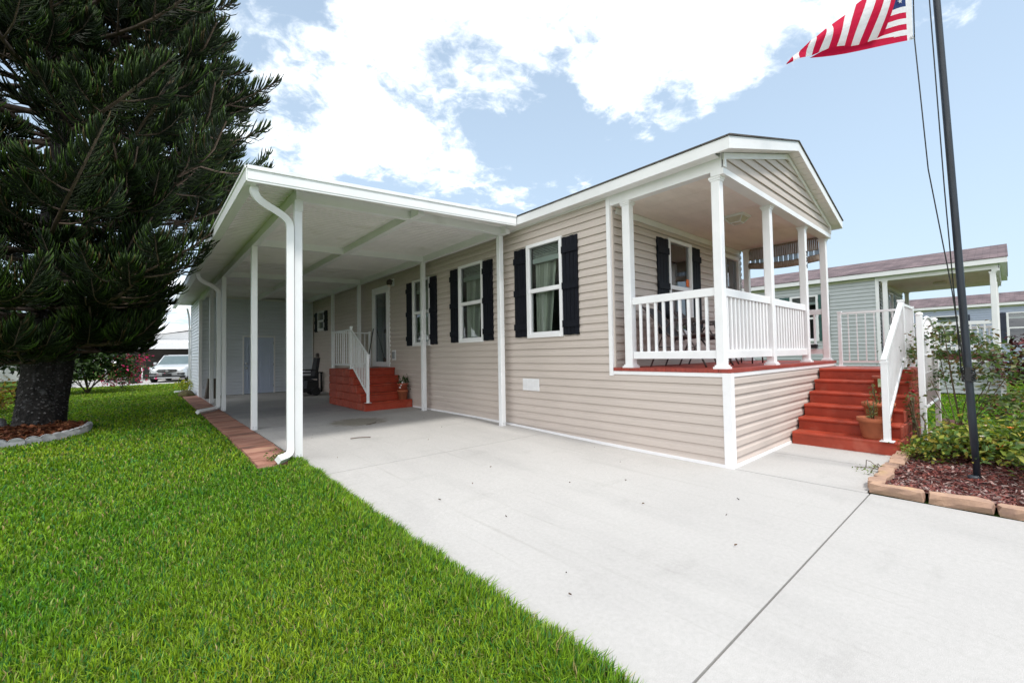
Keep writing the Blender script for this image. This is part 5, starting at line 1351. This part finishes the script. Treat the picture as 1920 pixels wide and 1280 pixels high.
# ------------------------------------------------------------------ far background
t = thing('bin','dark green garden bin beside the parked car','bin',(-5.55,30.6,.09))
mb = MB(); mb.lathe([(.26,0),(.33,.85),(.36,.86),(.36,.92),(.02,.97)],(-5.55,30.6,.08),14); mb.build('body', mat('dark_green_plastic',(.015,.04,.035),.5,.2,6), t)
mb = MB(); mb.tube([(-5.2,30.3,.08),(-5.2,30.3,1.05)],.035,6); tag(mb.build('stake', M['white']),'short white stake beside the dark green bin','stake')
def far_house(ox, oy, wx, wy, h, rh, label, awn=None, seed=0, roofm='white_wall', wallm='white_wall'):
    t = thing('bungalow', label, 'house', (ox,oy,0)); z = .05
    mb = MB(); mb.box(ox,ox+wx,oy,oy+wy,z,h); mb.prism([(ox,oy,h),(ox+wx,oy,h),(ox+wx/2,oy,h+rh*.86)],(0,wy,0)); w = mb.build('wall', M[wallm], t)
    mb = MB()
    for s in (0,1):
        a = ox-.4 if s == 0 else ox+wx+.4; c = ox+wx/2
        mb.hexa([(a,oy-.4,h-.12),(c,oy-.4,h+rh),(c,oy+wy+.4,h+rh),(a,oy+wy+.4,h-.12),(a,oy-.4,h+.02),(c,oy-.4,h+rh+.14),(c,oy+wy+.4,h+rh+.14),(a,oy+wy+.4,h+.02)])
    mb.build('roof', M[roofm], t)
    for k, x in enumerate((ox+wx*.2,ox+wx*.65)):
        mb = MB(); mb.box(x,x+1.0,oy-.03,oy,1.1,2.3); wn = mb.build('window', M['white'], t)
        mb = MB(); mb.box(x+.07,x+.93,oy-.04,oy-.031,1.17,2.23); mb.build('pane', M['cglass'], wn)
    return t
# house with a scalloped carport awning behind the car
H3 = far_house(-6.5,38.5,14,9,2.9,1.3,'white bungalow with a pale roof and scalloped awning behind the parked car')
mb = MB(); mb.hexa([(-7,34.6,2.45),(8,34.6,2.45),(8,38.4,2.75),(-7,38.4,2.75),(-7,34.6,2.55),(8,34.6,2.55),(8,38.4,2.86),(-7,38.4,2.86)])
mb.box(-7,8,34.5,34.6,2.12,2.50); aw = mb.build('awning', M['white'], H3)
mb = MB()
for k in range(50): mb.tube([(-7+.3*k,34.49,2.53),(-7+.3*k,38.3,2.83)],.05,6)
mb.build('awning_rib', M['white'], aw)
for x in (-6.9,-2.3,2.4,7.9): MB().box(x-.06,x+.06,34.6,34.72,.09,2.2).build('awning_post', M['white'], H3)
mb = MB(); mb.box(-6,6,38.42,38.49,.1,2.4); mb.build('shade_panel', M['dark'], H3)  # dark slab on the wall, painted-in shade of the space under the awning
mb = MB(); mb.tube([(-3.2,34.2,.95),(1.5,34.2,.95)],.04,6); tag(mb.build('rail', M['white']),'low white rail behind the parked car','rail')
far_house(-24,19.5,12.2,16,2.6,1.2,'white house with a grey lean-to at the far left behind the pine')
mb = MB(); mb.hexa([(-11.8,18.0,1.45),(-9.3,18.0,1.35),(-9.3,22,1.35),(-11.8,22,1.45),(-11.8,18.0,1.55),(-9.3,18.0,1.45),(-9.3,22,1.45),(-11.8,22,1.55)])
mb.box(-11.75,-9.4,18.1,21.9,.06,1.36); tag(mb.build('lean_to', M['grey']),'low grey lean-to at the far left edge behind the pine trunk','shed')
far_house(-20,44,11,9,2.8,1.3,'pale bungalow far behind the bougainvillea',seed=2)
def palm(x, y, h, label):
    t = thing('palm_tree', label, 'tree', (x,y,.05)); MB().tube([(x,y,.05),(x+.1,y,h*.5),(x,y,h)],[.16,.12,.11],8).build('trunk', M['wood'], t)
    P=[];D=[];B=[]
    rr = random.Random(int(x*10)); V=[];L=[];S=[];T=[];n=0
    mb = MB()
    for k in range(26):
        a = rr.uniform(0,6.28); e = rr.uniform(-.3,.9); l = rr.uniform(1.1,1.6); pr = None
        for j in range(7):
            f = j/6; p = Vector((x+l*f*math.cos(a),y+l*f*math.sin(a),h+l*(e*f-.75*f*f))); s = Vector((-math.sin(a),math.cos(a),0))*(.20*math.sin(math.pi*min(1,f*.9+.1)))
            if pr: mb.face([pr[0]-pr[1],p-s,p+s,pr[0]+pr[1]])
            pr = (p,s)
    mb.build('crown', mat('palm_frond',(.05,.09,.025),.5,.3,5), t)
palm(-4.35,64,7.6,'distant palm above the bungalow roof beside the shed corner')
def round_tree(x, y, h, r, label, seed):
    t = thing('broadleaf_tree', label, 'tree', (x,y,.0), 'trees far behind the homes'); rr = random.Random(seed)
    MB().tube([(x,y,0),(x+.2,y,h*.35),(x,y,h*.6)],[.25,.2,.12],8).build('trunk', M['wood'], t)
    Ps=[];Ns=[]
    for k in range(46):
        d = Vector((rr.gauss(0,1),rr.gauss(0,1),rr.gauss(0,1))).normalized()*rr.uniform(.4,1); c = Vector((x,y,h*.66))+Vector((d.x*r,d.y*r,d.z*h*.34)); s = r*.22*rr.uniform(.6,1.4)
        for _ in range(70): q = Vector((rr.gauss(0,1),rr.gauss(0,1),rr.gauss(0,1))); Ps.append(tuple(c+q*s)); Ns.append((q.x,q.y,q.z+1))
    leafcloud('crown',Ps,Ns,.32,[(.035,.07,.02),(.05,.09,.025),(.03,.055,.018)],M['leaf'],t)
for k,(x,y,h,r) in enumerate(((-16,33,6.0,2.6),(-12.5,40,5.5,2.4),(-9.6,31.5,3.6,1.6))):
    round_tree(x,y,h,r,'green broadleaf tree %s from the left behind the pine' % ORD[k],50+k)

# specks of leaf litter blown over the slab
def litterpick():
    x = -3.5+3.3*random.random(); y = -1.1+7*random.random(); return x, y
chips('leaf_litter',26,litterpick,'scattered tiny dark leaf specks on the pale driveway',[(.10,.07,.04),(.06,.05,.035),(.16,.10,.06)],lambda x,y: gz(y)+.002,.018)
# ------------------------------------------------------------------ sky, sun, camera
SUN_EL, SUN_AZ = rad(62), rad(180)      # azimuth clockwise from +Y
w = bpy.data.worlds.new('World'); SC.world = w; w.use_nodes = True
nt = w.node_tree; N = nt.nodes.new; K = nt.links.new
bg = nt.nodes['Background']; bg.inputs['Strength'].default_value = .10
sky = N('ShaderNodeTexSky'); sky.sky_type = 'NISHITA'; sky.sun_disc = False; sky.sun_elevation = SUN_EL; sky.sun_rotation = SUN_AZ
sky.air_density = 1.0; sky.dust_density = 1.5; sky.ozone_density = 1.2; sky.altitude = 0
tc = N('ShaderNodeTexCoord'); D_ = tc.outputs['Generated']
def math_(op, a, b=None, c=None, clamp=False):
    n = N('ShaderNodeMath'); n.operation = op; n.use_clamp = clamp
    for i, v in enumerate((a,b,c)):
        if v is None: continue
        if isinstance(v,(int,float)): n.inputs[i].default_value = v
        else: K(v, n.inputs[i])
    return n.outputs[0]
nrm = N('ShaderNodeVectorMath'); nrm.operation = 'NORMALIZE'; K(D_, nrm.inputs[0]); DIR = nrm.outputs[0]
sep = N('ShaderNodeSeparateXYZ'); K(DIR, sep.inputs[0])
zz = math_('ADD', math_('MAXIMUM', sep.outputs['Z'], 0.0), .22)
cmb = N('ShaderNodeCombineXYZ'); K(math_('DIVIDE', sep.outputs['X'], zz), cmb.inputs[0]); K(math_('DIVIDE', sep.outputs['Y'], zz), cmb.inputs[1])
def noise(scale, detail, rough, off, dist=0):
    mp = N('ShaderNodeMapping'); mp.inputs['Location'].default_value = off; K(cmb.outputs[0], mp.inputs['Vector'])
    n = N('ShaderNodeTexNoise'); n.inputs['Scale'].default_value = scale; n.inputs['Detail'].default_value = detail; n.inputs['Roughness'].default_value = rough; n.inputs['Distortion'].default_value = dist
    K(mp.outputs[0], n.inputs['Vector']); return n.outputs['Fac']
n1 = noise(2.4,10,.6,(.3,.7,0),.4); n2 = noise(8,9,.62,(2.1,.4,0),.5); n3 = noise(24,6,.6,(.1,3.4,0),.6)
LOBES = []   # (direction, half width in degrees, weight)
def pix(x, y):
    F = 802.3; d = CR*((x-960)/F)-CU*((y-640)/F)+CF; return d.normalized()
yaw, pitch, roll = rad(40.83), rad(1.735), rad(-.971)
CF = Vector((math.sin(yaw)*math.cos(pitch), math.cos(yaw)*math.cos(pitch), math.sin(pitch)))
r_ = Vector((math.cos(yaw),-math.sin(yaw),0)); u_ = r_.cross(CF)
CR = r_*math.cos(roll)+u_*math.sin(roll); CU = -r_*math.sin(roll)+u_*math.cos(roll)
# cloud masses: direction in the sky, angular reach, weight
CLOUDS = [((.0,.1,1),44,.36),(-CF+Vector((0,0,.55)),65,.40),((-1,.1,.45),58,.5),(pix(850,30),15,.36),(pix(1050,60),13,.30),(pix(1240,110),11,.40),(pix(640,40),14,.08),(pix(580,230),10,.20),(pix(700,270),8,.30),(pix(820,310),6,.16),(pix(520,310),8,.16),  # first three are out of view, added to brighten walls and ground
          (pix(1440,50),10,.22),(pix(1370,170),5,.22),(pix(1870,40),12,.16),(pix(1700,90),8,.06),(pix(1700,450),26,-.45),(pix(1300,360),15,-.30),(pix(1030,270),8,-.22),(pix(700,420),9,-.25),(pix(1560,300),14,-.3),(pix(300,640),12,.3)]
HAZE = (.82,.44); HAZECOL = (4.55,5.75,6.9); CLOUDCOL = (13,13.2,13.6); CLOUDEDGE = (8.8,9.2,9.5)
SUN_E, SUN_ANG, EXPO = 1.8, 8, .76
acc = None
for (d, wd, wt) in CLOUDS:
    dp = N('ShaderNodeVectorMath'); dp.operation = 'DOT_PRODUCT'; K(DIR, dp.inputs[0]); dp.inputs[1].default_value = Vector(d).normalized()
    mr = N('ShaderNodeMapRange'); mr.interpolation_type = 'SMOOTHSTEP'; K(dp.outputs['Value'], mr.inputs['Value'])
    mr.inputs['From Min'].default_value = math.cos(rad(wd)); mr.inputs['From Max'].default_value = 1; mr.inputs['To Min'].default_value = 0; mr.inputs['To Max'].default_value = wt
    acc = mr.outputs[0] if acc is None else math_('ADD', acc, mr.outputs[0])
cen = lambda n, k: math_('MULTIPLY', math_('SUBTRACT', n, .5), k)
dens = math_('ADD', math_('ADD', math_('ADD', cen(n1, 1.7), cen(n2, .75)), cen(n3, .45)), acc)
mask = N('ShaderNodeMapRange'); mask.interpolation_type = 'SMOOTHSTEP'; K(dens, mask.inputs['Value']); mask.inputs['From Min'].default_value = .07; mask.inputs['From Max'].default_value = .44
core = N('ShaderNodeMapRange'); core.interpolation_type = 'SMOOTHSTEP'; K(dens, core.inputs['Value']); core.inputs['From Min'].default_value = .22; core.inputs['From Max'].default_value = .75
haze = N('ShaderNodeMapRange'); K(sep.outputs['Z'], haze.inputs['Value']); haze.inputs['From Min'].default_value = -.05; haze.inputs['From Max'].default_value = .75; haze.inputs['To Min'].default_value = HAZE[0]; haze.inputs['To Max'].default_value = HAZE[1]
mh = N('ShaderNodeMix'); mh.data_type = 'RGBA'; K(haze.outputs[0], mh.inputs['Factor']); K(sky.outputs['Color'], mh.inputs['A']); mh.inputs['B'].default_value = (*HAZECOL,1)
mx = N('ShaderNodeMix'); mx.data_type = 'RGBA'; K(mask.outputs[0], mx.inputs['Factor']); K(mh.outputs['Result'], mx.inputs['A']); cc = N('ShaderNodeMix'); cc.data_type = 'RGBA'; K(core.outputs[0], cc.inputs['Factor']); cc.inputs['A'].default_value = (*CLOUDEDGE,1); cc.inputs['B'].default_value = (*CLOUDCOL,1); K(cc.outputs['Result'], mx.inputs['B'])
K(mx.outputs['Result'], bg.inputs['Color'])
sun = bpy.data.lights.new('sun','SUN'); sun.energy = SUN_E; sun.angle = rad(SUN_ANG); sun.color = (1,.96,.90)
so = bpy.data.objects.new('sun', sun); COL.objects.link(so)
sd_ = Vector((math.sin(SUN_AZ)*math.cos(SUN_EL), math.cos(SUN_AZ)*math.cos(SUN_EL), math.sin(SUN_EL)))
so.rotation_euler = sd_.to_track_quat('Z','Y').to_euler(); so.location = sd_*40
cam = bpy.data.cameras.new('camera'); cam.sensor_width = 36; cam.sensor_fit = 'HORIZONTAL'; cam.lens = 36*802.3/1920; cam.clip_start = .05; cam.clip_end = 2000
co = bpy.data.objects.new('camera', cam); COL.objects.link(co)
m3 = Matrix((CR,CU,-CF)).transposed(); co.matrix_world = Matrix.Translation((-5.194,-2.143,1.3655)) @ m3.to_4x4()
SC.camera = co
SC.view_settings.view_transform = 'Standard'; SC.view_settings.look = 'None'; SC.view_settings.gamma = 1; SC.view_settings.use_curve_mapping = False
SC.view_settings.exposure = EXPO
SC.cycles.max_bounces = 8; SC.cycles.transparent_max_bounces = 12; SC.cycles.caustics_reflective = False; SC.cycles.caustics_refractive = False
SC.cycles.use_denoising = True
